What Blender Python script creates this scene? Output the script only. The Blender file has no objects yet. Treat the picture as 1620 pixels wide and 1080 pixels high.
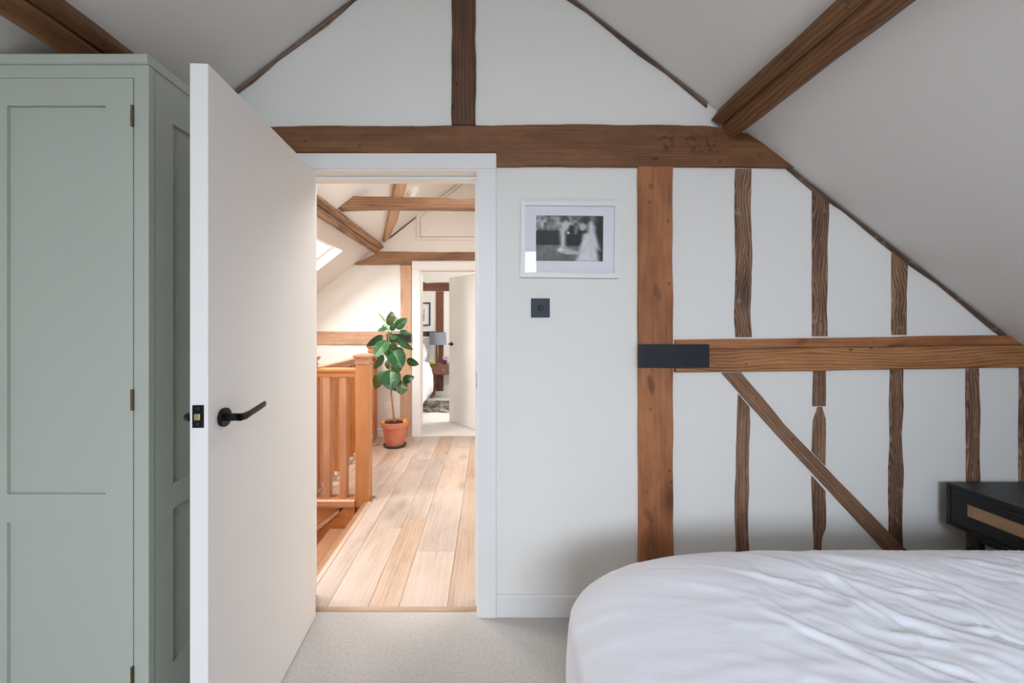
import bpy, bmesh, math, random
import numpy as np
from mathutils import Vector, Matrix

random.seed(7)
S = bpy.context.scene
COL = S.collection
F = 640.0            # focal length in photo pixels
VX, VY = 772.0, 515.0
EYE = 1.30
WALL = 1.818         # timbered wall, bedroom side
WALLB = 1.948        # the same wall, landing side
FAR = 4.754          # far wall of the landing
FARB = 4.884
END = 7.50           # end wall of the far bedroom
BACK = -2.60         # gable wall behind the camera
RX, RZ, RS = -0.111, 3.147, 0.775   # ridge and roof pitch

# ------------------------------------------------------------------ camera
cam_d = bpy.data.cameras.new('camera')
cam_d.sensor_width = 36.0
cam_d.lens = F / 1620.0 * 36.0
cam_d.shift_x = (810 - VX) / 1620.0
cam_d.shift_y = -(540 - VY) / 1620.0
cam_d.clip_start = 0.02
cam = bpy.data.objects.new('camera', cam_d)
COL.objects.link(cam)
cam.location = (0, 0, EYE)
cam.rotation_euler = (math.pi / 2, 0, 0)
S.camera = cam

# ------------------------------------------------------------------ exposure, world, daylight
S.view_settings.view_transform = 'Standard'
S.view_settings.look = 'None'
S.view_settings.gamma = 1.0
S.view_settings.use_curve_mapping = False
S.view_settings.exposure = 0.10
S.cycles.use_denoising = True
S.cycles.max_bounces = 12
S.cycles.diffuse_bounces = 7
S.cycles.transparent_max_bounces = 12
S.cycles.sample_clamp_indirect = 8.0
S.cycles.caustics_reflective = False
S.cycles.caustics_refractive = False

wd = bpy.data.worlds.new('overcast_sky')
S.world = wd
wd.use_nodes = True
bg = wd.node_tree.nodes['Background']
bg.inputs[1].default_value = 1.6
_tc = wd.node_tree.nodes.new('ShaderNodeTexCoord')
_sp = wd.node_tree.nodes.new('ShaderNodeSeparateXYZ')
_rp = wd.node_tree.nodes.new('ShaderNodeValToRGB')
_rp.color_ramp.elements[0].position = 0.49
_rp.color_ramp.elements[0].color = (0.12, 0.13, 0.09, 1)     # garden below the horizon
_rp.color_ramp.elements[1].position = 0.51
_rp.color_ramp.elements[1].color = (0.82, 0.90, 1.0, 1)      # bright overcast sky
_mr = wd.node_tree.nodes.new('ShaderNodeMapRange')
_mr.inputs['From Min'].default_value = -1.0
wd.node_tree.links.new(_tc.outputs['Generated'], _sp.inputs[0])
wd.node_tree.links.new(_sp.outputs['Z'], _mr.inputs['Value'])
wd.node_tree.links.new(_mr.outputs[0], _rp.inputs['Fac'])
wd.node_tree.links.new(_rp.outputs['Color'], bg.inputs[0])


def roofz(x):
    return RZ - RS * abs(x - RX)


def area(name, loc, size, power, color, direction):
    """daylight arriving through a window of the house"""
    d = bpy.data.lights.new(name, 'AREA')
    d.shape = 'RECTANGLE'
    d.size, d.size_y = size
    d.energy = power
    d.color = color
    o = bpy.data.objects.new(name, d)
    COL.objects.link(o)
    o.location = loc
    v = Vector(direction).normalized()
    o.rotation_euler = v.to_track_quat('-Z', 'Y').to_euler()
    return o


COOL = (0.735, 0.845, 1.0)
WARM = (1.0, 0.98, 0.965)
SLOPE_L = Vector((RS, 0, -1)).normalized()     # into the room from the left roof slope
SLOPE_R = Vector((-RS, 0, -1)).normalized()
# window openings: gable window, roof windows, some added for light (name: side, Y range, X range)
GABLE = (-0.75, 0.80, 0.55, 2.50)               # x0, x1, z0, z1
ROOFW = {'bed_right': ('R', -1.75, -0.75, 1.55, 2.30),
         'hall_left': ('L', 3.39, 4.17, -2.20, -1.50),
         'hall_left_added': ('L', 2.10, 2.88, -2.20, -1.50),  # unseen window behind the door leaf, added to light the landing from the left
         'hall_right_added': ('R', 2.35, 3.45, 0.25, 0.90),  # unseen window, invented to bring more light on to the landing
         'far_right_added': ('R', 5.4, 6.7, 0.55, 1.35)}  # unseen window, put in so the far bedroom gets light
area('daylight_gable', ((GABLE[0] + GABLE[1]) / 2, BACK - 0.95, (GABLE[2] + GABLE[3]) / 2 + 1.30),
     (2.8, 2.2), 570, COOL, (0, 1, -0.95))
POW = {'bed_right': (26, COOL), 'hall_left': (66, WARM), 'hall_left_added': (46, WARM), 'hall_right_added': (42, WARM), 'far_right_added': (80, (1, 0.98, 0.96))}
for k, (sd, y0, y1, x0, x1) in ROOFW.items():
    xm = (x0 + x1) / 2
    n = SLOPE_L if sd == 'L' else SLOPE_R
    p = Vector((xm, (y0 + y1) / 2, roofz(xm))) - n * 0.35
    area('daylight_' + k, p, (y1 - y0, (x1 - x0) * 1.26), POW[k][0], POW[k][1], n)

# ------------------------------------------------------------------ helpers


def lin(c):
    return tuple((v / 255 / 12.92) if v / 255 <= 0.04045 else ((v / 255 + 0.055) / 1.055) ** 2.4 for v in c)


def W(px, py, Y):
    """a point of the photograph, at distance Y, in metres"""
    return Vector(((px - VX) / F * Y, Y, EYE + (VY - py) / F * Y))


def tag(o, label=None, cat=None, group=None, kind=None):
    if label:
        o['label'] = label
    if cat:
        o['category'] = cat
    if group:
        o['group'] = group
    if kind:
        o['kind'] = kind
    return o


def empty(name, loc, label=None, cat=None, group=None, kind=None):
    o = bpy.data.objects.new(name, None)
    o.empty_display_size = 0.1
    COL.objects.link(o)
    o.location = loc
    return tag(o, label, cat, group, kind)


def origin(o):
    p = Vector((0, 0, 0))
    while o is not None:
        p += Vector(o.location)
        o = o.parent
    return p


class MB:
    def __init__(s):
        s.v = []
        s.f = []

    def add(s, vs, fs):
        b = len(s.v)
        s.v += [Vector(v) for v in vs]
        s.f += [tuple(i + b for i in f) for f in fs]
        return s

    def box(s, x0, x1, y0, y1, z0, z1):
        return s.add([(x0, y0, z0), (x1, y0, z0), (x1, y1, z0), (x0, y1, z0),
                      (x0, y0, z1), (x1, y0, z1), (x1, y1, z1), (x0, y1, z1)],
                     [(0, 3, 2, 1), (4, 5, 6, 7), (0, 1, 5, 4), (1, 2, 6, 5), (2, 3, 7, 6), (3, 0, 4, 7)])

    def prism(s, poly, a0, a1, axis='y'):
        n = len(poly)
        def mk(p, a):
            return {'y': (p[0], a, p[1]), 'x': (a, p[0], p[1]), 'z': (p[0], p[1], a)}[axis]
        return s.add([mk(p, a0) for p in poly] + [mk(p, a1) for p in poly],
                     [tuple(range(n))[::-1], tuple(range(n, 2 * n))] +
                     [(i, (i + 1) % n, n + (i + 1) % n, n + i) for i in range(n)])

    def rings(s, rings, cap=True, close=False):
        n = len(rings[0])
        fs = []
        m = len(rings)
        for r in range(m - 1):
            for i in range(n):
                fs.append((r * n + i, r * n + (i + 1) % n, (r + 1) * n + (i + 1) % n, (r + 1) * n + i))
        if cap:
            fs.append(tuple(range(n))[::-1])
            fs.append(tuple((m - 1) * n + i for i in range(n)))
        return s.add([v for r in rings for v in r], fs)

    def tube(s, pts, rad, n=10):
        pts = [Vector(p) for p in pts]
        if not hasattr(rad, '__len__'):
            rad = [rad] * len(pts)
        rs = []
        ref = None
        for i, p in enumerate(pts):
            t = (pts[min(i + 1, len(pts) - 1)] - pts[max(i - 1, 0)]).normalized()
            if ref is None:
                ref = t.orthogonal().normalized()
            a = (ref - t * ref.dot(t)).normalized()
            ref = a
            b = t.cross(a)
            rs.append([p + (a * math.cos(k * 2 * math.pi / n) + b * math.sin(k * 2 * math.pi / n)) * rad[i] for k in range(n)])
        return s.rings(rs)

    def lathe(s, prof, c, n=28, cap=True):
        c = Vector(c)
        return s.rings([[c + Vector((r * math.cos(k * 2 * math.pi / n), r * math.sin(k * 2 * math.pi / n), z)) for k in range(n)]
                        for r, z in prof], cap)

    def build(s, name, mat, parent=None, smooth=False, bevel=0, keep=False, fix=True, angle=None):
        v = s.v
        if parent is not None:
            o0 = origin(parent)
        elif keep:
            o0 = Vector((0, 0, 0))
        else:
            lo = Vector([min(p[i] for p in v) for i in range(3)])
            hi = Vector([max(p[i] for p in v) for i in range(3)])
            o0 = Vector(((lo.x + hi.x) / 2, (lo.y + hi.y) / 2, lo.z))
        me = bpy.data.meshes.new(name)
        me.from_pydata([tuple(p - o0) for p in v], [], s.f)
        if fix:
            bm = bmesh.new()
            bm.from_mesh(me)
            bmesh.ops.recalc_face_normals(bm, faces=bm.faces)
            bm.to_mesh(me)
            bm.free()
        me.materials.append(mat)
        if smooth:
            me.polygons.foreach_set('use_smooth', [True] * len(me.polygons))
            if angle:
                me.set_sharp_from_angle(angle=math.radians(angle))
        o = bpy.data.objects.new(name, me)
        COL.objects.link(o)
        if parent is not None:
            o.parent = parent
        else:
            o.location = o0
        if bevel:
            m = o.modifiers.new('bevel', 'BEVEL')
            m.width = bevel
            m.segments = 2
            m.limit_method = 'ANGLE'
        return o


def wob(seed, s, amp, f0=6.0):
    r = random.Random(seed)
    out = 0
    for k in range(5):
        f = f0 * (1.9 ** k)
        out += math.sin(s * f + r.uniform(0, 6.28)) / (1.5 ** k)
    return out * amp * 0.5


TSEED = [0]


def timber(name, pairs, normal, proud, mat, jit=0.002, ch=0.004, embed=0.0, step=0.025, face=0.0012):
    """a hewn timber lofted through pairs of edge points; its length is the local X axis"""
    TSEED[0] += 1
    sd = TSEED[0] * 31
    N = Vector(normal).normalized()
    pr = [(Vector(a), Vector(b)) for a, b in pairs]
    m0 = (pr[0][0] + pr[0][1]) / 2
    m1 = (pr[-1][0] + pr[-1][1]) / 2
    X = (m1 - m0)
    X = (X - N * X.dot(N)).normalized()
    Zx = X.cross(N)
    secs = []
    for i in range(len(pr) - 1):
        L = ((pr[i + 1][0] + pr[i + 1][1]) / 2 - (pr[i][0] + pr[i][1]) / 2).length
        k = max(1, int(L / step))
        for j in range(k + (1 if i == len(pr) - 2 else 0)):
            t = j / k
            secs.append((pr[i][0].lerp(pr[i + 1][0], t), pr[i][1].lerp(pr[i + 1][1], t)))
    rings = []
    ss = 0
    for i, (a, b) in enumerate(secs):
        if i:
            ss += ((a + b) / 2 - (secs[i - 1][0] + secs[i - 1][1]) / 2).length
        w = (b - a)
        wl = max(w.length, 1e-4)
        wd_ = w / wl
        c = min(ch, wl * 0.3)
        a2 = a + wd_ * wob(sd, ss, jit)
        b2 = b + wd_ * wob(sd + 1, ss, jit)
        f1 = proud + wob(sd + 2, ss, face)
        f2 = proud + wob(sd + 3, ss, face)
        cc = c * (1 + 0.5 * math.sin(ss * 21 + sd))
        rings.append([a2 - N * embed, a2 + N * max(f1 - cc, 0.0005), a2 + wd_ * cc + N * f1,
                      a2.lerp(b2, 0.35) + N * (f1 + f2) / 2, a2.lerp(b2, 0.7) + N * (f1 + f2) / 2,
                      b2 - wd_ * cc + N * f2, b2 + N * max(f2 - cc, 0.0005), b2 - N * embed])
    M = Matrix((X, N, Zx)).transposed().to_4x4()
    M.translation = m0
    Mi = M.inverted()
    mb = MB()
    mb.rings([[Mi @ p for p in r] for r in rings])
    o = mb.build(name, mat, keep=True, smooth=True, angle=35)
    o.matrix_world = M
    return o


def wt(name, pairs, mat, label, cat='beam', Y=WALL, proud=0.014, group=None, **kw):
    o = timber(name, [(W(a[0], a[1], Y - 0.0006), W(b[0], b[1], Y - 0.0006)) for a, b in pairs], (0, -1, 0), proud, mat, **kw)
    return tag(o, label, cat, group)


# ------------------------------------------------------------------ materials
def newmat(name):
    m = bpy.data.materials.new(name)
    m.use_nodes = True
    nt = m.node_tree
    return m, nt, nt.nodes['Principled BSDF']


def ramp(nt, stops):
    r = nt.nodes.new('ShaderNodeValToRGB')
    e = r.color_ramp.elements
    while len(e) < len(stops):
        e.new(0.5)
    for i, (p, c) in enumerate(stops):
        e[i].position = p
        e[i].color = (*c, 1) if len(c) == 3 else c
    return r


def plain(name, c, rough=0.5, metal=0.0, bump=0.0, bscale=80.0, var=0.0, vscale=3.0, spec=0.5, sheen=0.0):
    m, nt, b = newmat(name)
    c = lin(c)
    b.inputs['Base Color'].default_value = (*c, 1)
    b.inputs['Roughness'].default_value = rough
    b.inputs['Metallic'].default_value = metal
    b.inputs['Specular IOR Level'].default_value = spec
    if sheen:
        b.inputs['Sheen Weight'].default_value = sheen
    tc = nt.nodes.new('ShaderNodeTexCoord')
    if bump:
        n = nt.nodes.new('ShaderNodeTexNoise')
        n.inputs['Scale'].default_value = bscale
        n.inputs['Detail'].default_value = 4
        bp = nt.nodes.new('ShaderNodeBump')
        bp.inputs['Strength'].default_value = bump
        bp.inputs['Distance'].default_value = 0.004
        nt.links.new(tc.outputs['Object'], n.inputs['Vector'])
        nt.links.new(n.outputs['Fac'], bp.inputs['Height'])
        nt.links.new(bp.outputs['Normal'], b.inputs['Normal'])
    if var:
        n = nt.nodes.new('ShaderNodeTexNoise')
        n.inputs['Scale'].default_value = vscale
        n.inputs['Detail'].default_value = 5
        r = ramp(nt, [(0.3, tuple(v * (1 - var) for v in c)), (0.7, tuple(min(1, v * (1 + var)) for v in c))])
        nt.links.new(tc.outputs['Object'], n.inputs['Vector'])
        nt.links.new(n.outputs['Fac'], r.inputs['Fac'])
        nt.links.new(r.outputs['Color'], b.inputs['Base Color'])
    return m


def wood(name, dark, mid, light, axis='x', wave=9.0, dist=5.0, contrast=1.0, rough=0.6, holes=0.0, knots=0.0,
         fleck=0.0, rand=0.0, bump=0.25, tint=None, stretch=0.10, stain=0.9, marks=(), patch=None):
    """timber grain along one local axis of the object"""
    m, nt, b = newmat(name)
    N = nt.nodes.new
    Lk = nt.links.new
    tc = N('ShaderNodeTexCoord')
    oi = N('ShaderNodeObjectInfo')
    off = N('ShaderNodeVectorMath')
    off.operation = 'SCALE'
    cmb = N('ShaderNodeCombineXYZ')
    cmb.inputs[0].default_value, cmb.inputs[1].default_value, cmb.inputs[2].default_value = 31, 17, 23
    Lk(cmb.outputs[0], off.inputs[0])
    Lk(oi.outputs['Random'], off.inputs['Scale'])
    add = N('ShaderNodeVectorMath')
    Lk(tc.outputs['Object'], add.inputs[0])
    Lk(off.outputs[0], add.inputs[1])

    def scaled(k):
        mp = N('ShaderNodeMapping')
        sc = [1, 1, 1]
        sc['xyz'.index(axis)] = k
        mp.inputs['Scale'].default_value = sc
        Lk(add.outputs[0], mp.inputs['Vector'])
        return mp.outputs[0]
    wv = N('ShaderNodeTexWave')
    wv.wave_type = 'RINGS'
    wv.rings_direction = axis.upper()
    wv.inputs['Scale'].default_value = wave
    wv.inputs['Distortion'].default_value = dist
    wv.inputs['Detail'].default_value = 2.5
    wv.inputs['Detail Scale'].default_value = 8.0 / wave
    Lk(scaled(stretch), wv.inputs['Vector'])
    fib = N('ShaderNodeTexNoise')
    fib.inputs['Scale'].default_value = 90
    fib.inputs['Detail'].default_value = 4
    Lk(scaled(0.03), fib.inputs['Vector'])
    blo = N('ShaderNodeTexNoise')
    blo.inputs['Scale'].default_value = 4
    blo.inputs['Detail'].default_value = 5
    blo.inputs['Roughness'].default_value = 0.65
    Lk(scaled(0.4), blo.inputs['Vector'])

    def math_(op, a, bb):
        n = N('ShaderNodeMath')
        n.operation = op
        for i, v in enumerate((a, bb)):
            if isinstance(v, (int, float)):
                n.inputs[i].default_value = v
            else:
                Lk(v, n.inputs[i])
        return n.outputs[0]
    g = math_('MULTIPLY', wv.outputs['Fac'], 0.30 * contrast)
    g = math_('ADD', g, math_('MULTIPLY', fib.outputs['Fac'], 0.5))
    g = math_('ADD', g, math_('MULTIPLY', blo.outputs['Fac'], 0.75))
    sta = N('ShaderNodeTexNoise')
    sta.inputs['Scale'].default_value = 9
    sta.inputs['Detail'].default_value = 6
    sta.inputs['Roughness'].default_value = 0.7
    Lk(scaled(0.22), sta.inputs['Vector'])
    g = math_('ADD', g, math_('MULTIPLY', sta.outputs['Fac'], stain))
    g = math_('SUBTRACT', g, 0.275 + 0.15 * (contrast - 1) + 0.5 * stain)
    r = ramp(nt, [(0.15, lin(dark)), (0.5, lin(mid)), (0.85, lin(light))])
    Lk(g, r.inputs['Fac'])
    colr = r.outputs['Color']

    def mix(fac, a, c2, mode='MIX'):
        n = N('ShaderNodeMix')
        n.data_type = 'RGBA'
        n.blend_type = mode
        if isinstance(fac, (int, float)):
            n.inputs['Factor'].default_value = fac
        else:
            Lk(fac, n.inputs['Factor'])
        Lk(a, n.inputs[6])
        if isinstance(c2, tuple):
            n.inputs[7].default_value = (*c2, 1)
        else:
            Lk(c2, n.inputs[7])
        return n.outputs[2]

    def spots(scale, k, lo, hi):
        vo = N('ShaderNodeTexVoronoi')
        vo.inputs['Scale'].default_value = scale
        Lk(scaled(k), vo.inputs['Vector'])
        mr = N('ShaderNodeMapRange')
        mr.inputs['From Min'].default_value = lo
        mr.inputs['From Max'].default_value = hi
        mr.inputs['To Min'].default_value = 1
        mr.inputs['To Max'].default_value = 0
        Lk(vo.outputs['Distance'], mr.inputs['Value'])
        return mr.outputs[0]
    if knots:
        colr = mix(math_('MULTIPLY', spots(4.5, 0.45, 0.06, 0.26), knots), colr, tuple(v * 0.55 for v in lin(dark)))
    if holes:
        colr = mix(math_('MULTIPLY', spots(13, 1.0, 0.06, 0.13), holes), colr, tuple(v * 0.2 for v in lin(dark)))
    sx = None
    if marks or patch:
        sx = N('ShaderNodeSeparateXYZ')
        Lk(tc.outputs['Object'], sx.inputs[0])

    def smooth(v, lo, hi):
        mr_ = N('ShaderNodeMapRange')
        mr_.interpolation_type = 'SMOOTHSTEP'
        mr_.inputs['From Min'].default_value = lo
        mr_.inputs['From Max'].default_value = hi
        Lk(v, mr_.inputs['Value'])
        return mr_.outputs[0]
    for (mx_, mz_, rx_, rz_, amt, slant) in marks:          # single large knots
        dx_ = math_('SUBTRACT', sx.outputs['X'], mx_)
        dz_ = math_('SUBTRACT', sx.outputs['Z'], mz_)
        dx2 = math_('ADD', dx_, math_('MULTIPLY', dz_, slant))
        e = math_('ADD', math_('POWER', math_('ABSOLUTE', math_('DIVIDE', dx2, rx_), 0), 2.0), math_('POWER', math_('ABSOLUTE', math_('DIVIDE', dz_, rz_), 0), 2.0))
        e = math_('ADD', e, math_('MULTIPLY', math_('SUBTRACT', blo.outputs['Fac'], 0.5), 1.2))
        colr = mix(math_('MULTIPLY', smooth(e, 1.0, 0.15), amt), colr, tuple(v * 0.75 for v in lin(dark)))
    if patch:                                               # pitted, blackened patch
        x0_, x1_, z0_, z1_ = patch
        pm_ = math_('MULTIPLY', smooth(sx.outputs['X'], x0_, x0_ + 0.08), smooth(sx.outputs['X'], x1_, x1_ - 0.08))
        pm_ = math_('MULTIPLY', pm_, math_('MULTIPLY', smooth(sx.outputs['Z'], z0_, z0_ + 0.03), smooth(sx.outputs['Z'], z1_, z1_ - 0.03)))
        pn = N('ShaderNodeTexNoise')
        pn.inputs['Scale'].default_value = 38
        pn.inputs['Detail'].default_value = 3
        Lk(tc.outputs['Object'], pn.inputs['Vector'])
        colr = mix(math_('MULTIPLY', math_('MULTIPLY', pm_, smooth(pn.outputs['Fac'], 0.50, 0.62)), 0.75), colr, tuple(v * 0.6 for v in lin(dark)))
    if fleck:
        fn = N('ShaderNodeTexNoise')
        fn.inputs['Scale'].default_value = 40
        fn.inputs['Detail'].default_value = 6
        Lk(scaled(0.5), fn.inputs['Vector'])
        mr = N('ShaderNodeMapRange')
        mr.inputs['From Min'].default_value = 0.60
        mr.inputs['From Max'].default_value = 0.72
        Lk(fn.outputs['Fac'], mr.inputs['Value'])
        colr = mix(math_('MULTIPLY', mr.outputs[0], fleck), colr, lin((190, 178, 165)))
    if rand:
        hs = N('ShaderNodeHueSaturation')
        h = math_('MULTIPLY', oi.outputs['Random'], 7.31)
        h = math_('FRACT', h, 0)
        Lk(math_('ADD', math_('MULTIPLY', h, rand), 1 - rand * 0.5), hs.inputs['Value'])
        s2 = math_('FRACT', math_('MULTIPLY', oi.outputs['Random'], 13.7), 0)
        Lk(math_('ADD', math_('MULTIPLY', s2, rand * 2.2), 1 - rand * 1.1), hs.inputs['Saturation'])
        Lk(colr, hs.inputs['Color'])
        colr = hs.outputs['Color']
    Lk(colr, b.inputs['Base Color'])
    b.inputs['Roughness'].default_value = rough
    bp = N('ShaderNodeBump')
    bp.inputs['Strength'].default_value = bump
    bp.inputs['Distance'].default_value = 0.003
    Lk(g, bp.inputs['Height'])
    Lk(bp.outputs['Normal'], b.inputs['Normal'])
    return m


def glassmat(name, ior=1.45):
    m, nt, b = newmat(name)
    out = nt.nodes['Material Output']
    nt.nodes.remove(b)
    tr = nt.nodes.new('ShaderNodeBsdfTransparent')
    gl = nt.nodes.new('ShaderNodeBsdfGlossy')
    gl.inputs['Roughness'].default_value = 0.02
    fr = nt.nodes.new('ShaderNodeFresnel')
    fr.inputs['IOR'].default_value = ior
    mx = nt.nodes.new('ShaderNodeMixShader')
    geo = nt.nodes.new('ShaderNodeNewGeometry')
    front = nt.nodes.new('ShaderNodeMath')
    front.operation = 'SUBTRACT'
    front.inputs[0].default_value = 1.0
    nt.links.new(geo.outputs['Backfacing'], front.inputs[1])
    ml = nt.nodes.new('ShaderNodeMath')
    ml.operation = 'MULTIPLY'
    nt.links.new(fr.outputs[0], ml.inputs[0])
    nt.links.new(front.outputs[0], ml.inputs[1])
    nt.links.new(ml.outputs[0], mx.inputs[0])
    nt.links.new(tr.outputs[0], mx.inputs[1])
    nt.links.new(gl.outputs[0], mx.inputs[2])
    nt.links.new(mx.outputs[0], out.inputs['Surface'])
    return m


M = {}
M['plaster'] = plain('plaster', (234, 231, 225), 0.9, bump=0.05, bscale=14, spec=0.2)
M['ceiling'] = plain('ceiling_paint', (226, 222, 217), 0.92, bump=0.04, bscale=10, spec=0.2)
M['white'] = plain('white_satin_paint', (232, 230, 227), 0.42)
M['doorpaint'] = plain('door_paint', (232, 228, 223), 0.55, bump=0.02, bscale=60)
M['carpet'] = plain('carpet_pile', (196, 190, 183), 1.0, bump=0.9, bscale=260, var=0.10, vscale=90, spec=0.1, sheen=0.2)
M['carpet_white'] = plain('pale_carpet', (226, 222, 216), 1.0, bump=0.4, bscale=200, var=0.04, vscale=60, spec=0.1)
M['sage'] = plain('sage_paint', (174, 178, 166), 0.42, bump=0.06, bscale=30)
M['black'] = plain('black_metal', (24, 25, 28), 0.38, 0.6, bump=0.03)
M['iron'] = plain('black_painted_iron', (30, 33, 39), 0.55, 0.2, bump=0.12, bscale=60)
M['blackwood'] = plain('black_lacquer', (20, 21, 24), 0.45, bump=0.05, bscale=50)
M['brass'] = plain('brass', (205, 186, 145), 0.35, 1.0)
M['bronze'] = plain('aged_bronze', (110, 84, 56), 0.45, 0.8)
M['switchm'] = plain('dark_grey_metal', (48, 53, 60), 0.5, 0.4, bump=0.03)
M['duvet'] = plain('white_cotton', (240, 241, 247), 0.85, bump=0.10, bscale=160, spec=0.2, sheen=0.15)
M['terracotta'] = plain('terracotta', (206, 128, 98), 0.75, bump=0.1, bscale=60, var=0.08, vscale=14)
M['saucer'] = plain('slate_plastic', (66, 66, 76), 0.4)
M['soil'] = plain('soil', (70, 46, 34), 1.0, bump=1.0, bscale=120, var=0.4, vscale=90)
M['yellow'] = plain('yellow_petal', (250, 205, 20), 0.6)
M['stemgreen'] = plain('pale_stem', (150, 160, 95), 0.6)
M['bark'] = plain('plant_bark', (170, 130, 95), 0.8, bump=0.4, bscale=90, var=0.2, vscale=40)
M['shade'] = plain('grey_lampshade', (128, 130, 142), 0.8, bump=0.2, bscale=300)
M['glass'] = glassmat('clear_glass')
M['picglass'] = glassmat('picture_glass', 1.38)
M['frameblack'] = plain('black_frame', (28, 27, 27), 0.5)
M['mat'] = plain('white_card', (232, 232, 236), 0.8)
M['lime'] = plain('lime_glaze', (180, 200, 60), 0.4)
M['pink'] = plain('pink_petal', (215, 160, 205), 0.7)
M['plum'] = plain('plum_glaze', (60, 40, 60), 0.4)
M['socket'] = plain('white_plastic', (238, 237, 236), 0.35)
M['mattress'] = plain('mattress_ticking', (225, 222, 215), 0.9)
M['linen'] = plain('grey_upholstery', (150, 146, 140), 0.95, bump=0.3, bscale=200)

M['post'] = wood('orange_pine', (108, 63, 35), (160, 100, 59), (192, 130, 84), wave=38, dist=9, knots=0.8, holes=0.5, rough=0.6, stretch=0.12, contrast=0.5, stain=1.1,
                 marks=[(0.97, 0.025, 0.055, 0.022, 0.75, 1.2), (1.55, 0.035, 0.03, 0.03, 0.5, 1.0), (0.56, -0.005, 0.035, 0.022, 0.5, 0.8), (0.09, 0.02, 0.02, 0.018, 0.5, 0)])
M['tie'] = wood('brown_pine', (82, 49, 27), (122, 78, 44), (150, 102, 62), wave=38, dist=9, stretch=0.2, knots=0.6, holes=0.5, contrast=0.7,
                marks=[(2.30, -0.035, 0.02, 0.010, 0.9, 0)], patch=(2.26, 2.66, -0.155, -0.05))
M['king'] = wood('dark_hewn_oak', (58, 37, 22), (98, 65, 41), (128, 90, 60), wave=24, dist=10, stretch=0.2, knots=0.8, holes=0.8, contrast=0.7)
M['rail'] = wood('honey_pine', (114, 68, 36), (164, 110, 66), (192, 138, 88), wave=28, dist=14, stretch=0.3, knots=0.7, holes=0.7, contrast=1.1)
M['stud'] = wood('weathered_oak', (66, 45, 32), (113, 80, 58), (158, 122, 94), wave=30, dist=26, knots=0.6, holes=0.6, fleck=0.35, contrast=1.3, bump=0.6, stretch=0.5)
M['studlow'] = wood('grey_brown_oak', (74, 50, 36), (124, 90, 66), (160, 125, 97), wave=24, dist=9, stretch=0.25, knots=0.7, holes=0.8, fleck=0.2, bump=0.4, contrast=0.8)
M['brace'] = wood('brown_brace_oak', (84, 58, 41), (134, 98, 72), (164, 128, 98), wave=30, dist=8, stretch=0.15, knots=0.6, holes=0.5, fleck=0.1, bump=0.3, contrast=0.7)
M['batten'] = wood('dark_batten', (58, 42, 32), (98, 74, 58), (140, 116, 98), wave=20, dist=6, fleck=0.4, bump=0.5)
M['purlin'] = wood('purlin_pine', (70, 42, 22), (108, 70, 38), (136, 94, 56), wave=20, dist=16, stretch=0.3, knots=0.6, holes=0.4, contrast=0.9)
M['hallbeam'] = wood('light_oak_beam', (98, 68, 48), (146, 108, 80), (178, 140, 110), wave=24, dist=10, knots=0.5, holes=0.5)
M['hallpale'] = wood('pale_pine', (150, 112, 86), (190, 150, 120), (208, 172, 142), wave=24, dist=10, knots=0.4, holes=0.5)
M['rust'] = wood('red_brown_beam', (76, 42, 30), (112, 66, 48), (136, 88, 66), wave=20, dist=6, holes=0.3)
SW = dict(wave=42, dist=6, rough=0.35, rand=0.12, bump=0.06, contrast=0.6, stain=0.4)
M['stairx'] = wood('varnished_pine_x', (146, 92, 58), (186, 126, 84), (206, 150, 108), **SW)
M['stairy'] = wood('varnished_pine_y', (146, 92, 58), (186, 126, 84), (206, 150, 108), axis='y', **SW)
M['stairtread'] = wood('worn_pine_tread', (128, 94, 70), (162, 124, 97), (182, 147, 120), axis='y', **SW)
M['stairz'] = wood('varnished_pine_z', (150, 94, 58), (188, 126, 82), (206, 148, 104), axis='z', **SW)
M['plank'] = wood('pale_oak_board', (156, 131, 112), (193, 171, 153), (208, 188, 172), axis='y', wave=22, dist=8, stretch=0.12, rough=0.5, knots=0.4, rand=0.24, bump=0.05, contrast=0.28, stain=0.6)
M['thresh'] = wood('oak_threshold', (150, 122, 98), (178, 150, 124), (195, 168, 142), wave=20, dist=3, bump=0.05, contrast=0.6)
M['walnut'] = wood('walnut', (80, 46, 34), (116, 72, 56), (140, 94, 74), wave=30, dist=8, rough=0.4, bump=0.05)

# ------------------------------------------------------------------ the setting
XL, XR = -2.60, 2.90
DL, DR, DH = -0.835, -0.044, 1.998          # bedroom door opening
FL, FRT, FH = -0.795, -0.045, 1.957         # far door opening
LOW = -2.45


def roofpoly(x0, x1, z0):
    return [(x0, z0), (x1, z0), (x1, roofz(x1)), (RX, RZ), (x0, roofz(x0))]


def st(o, label=None):
    o['kind'] = 'structure'
    if label:
        o['label'] = label
    return o


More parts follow.
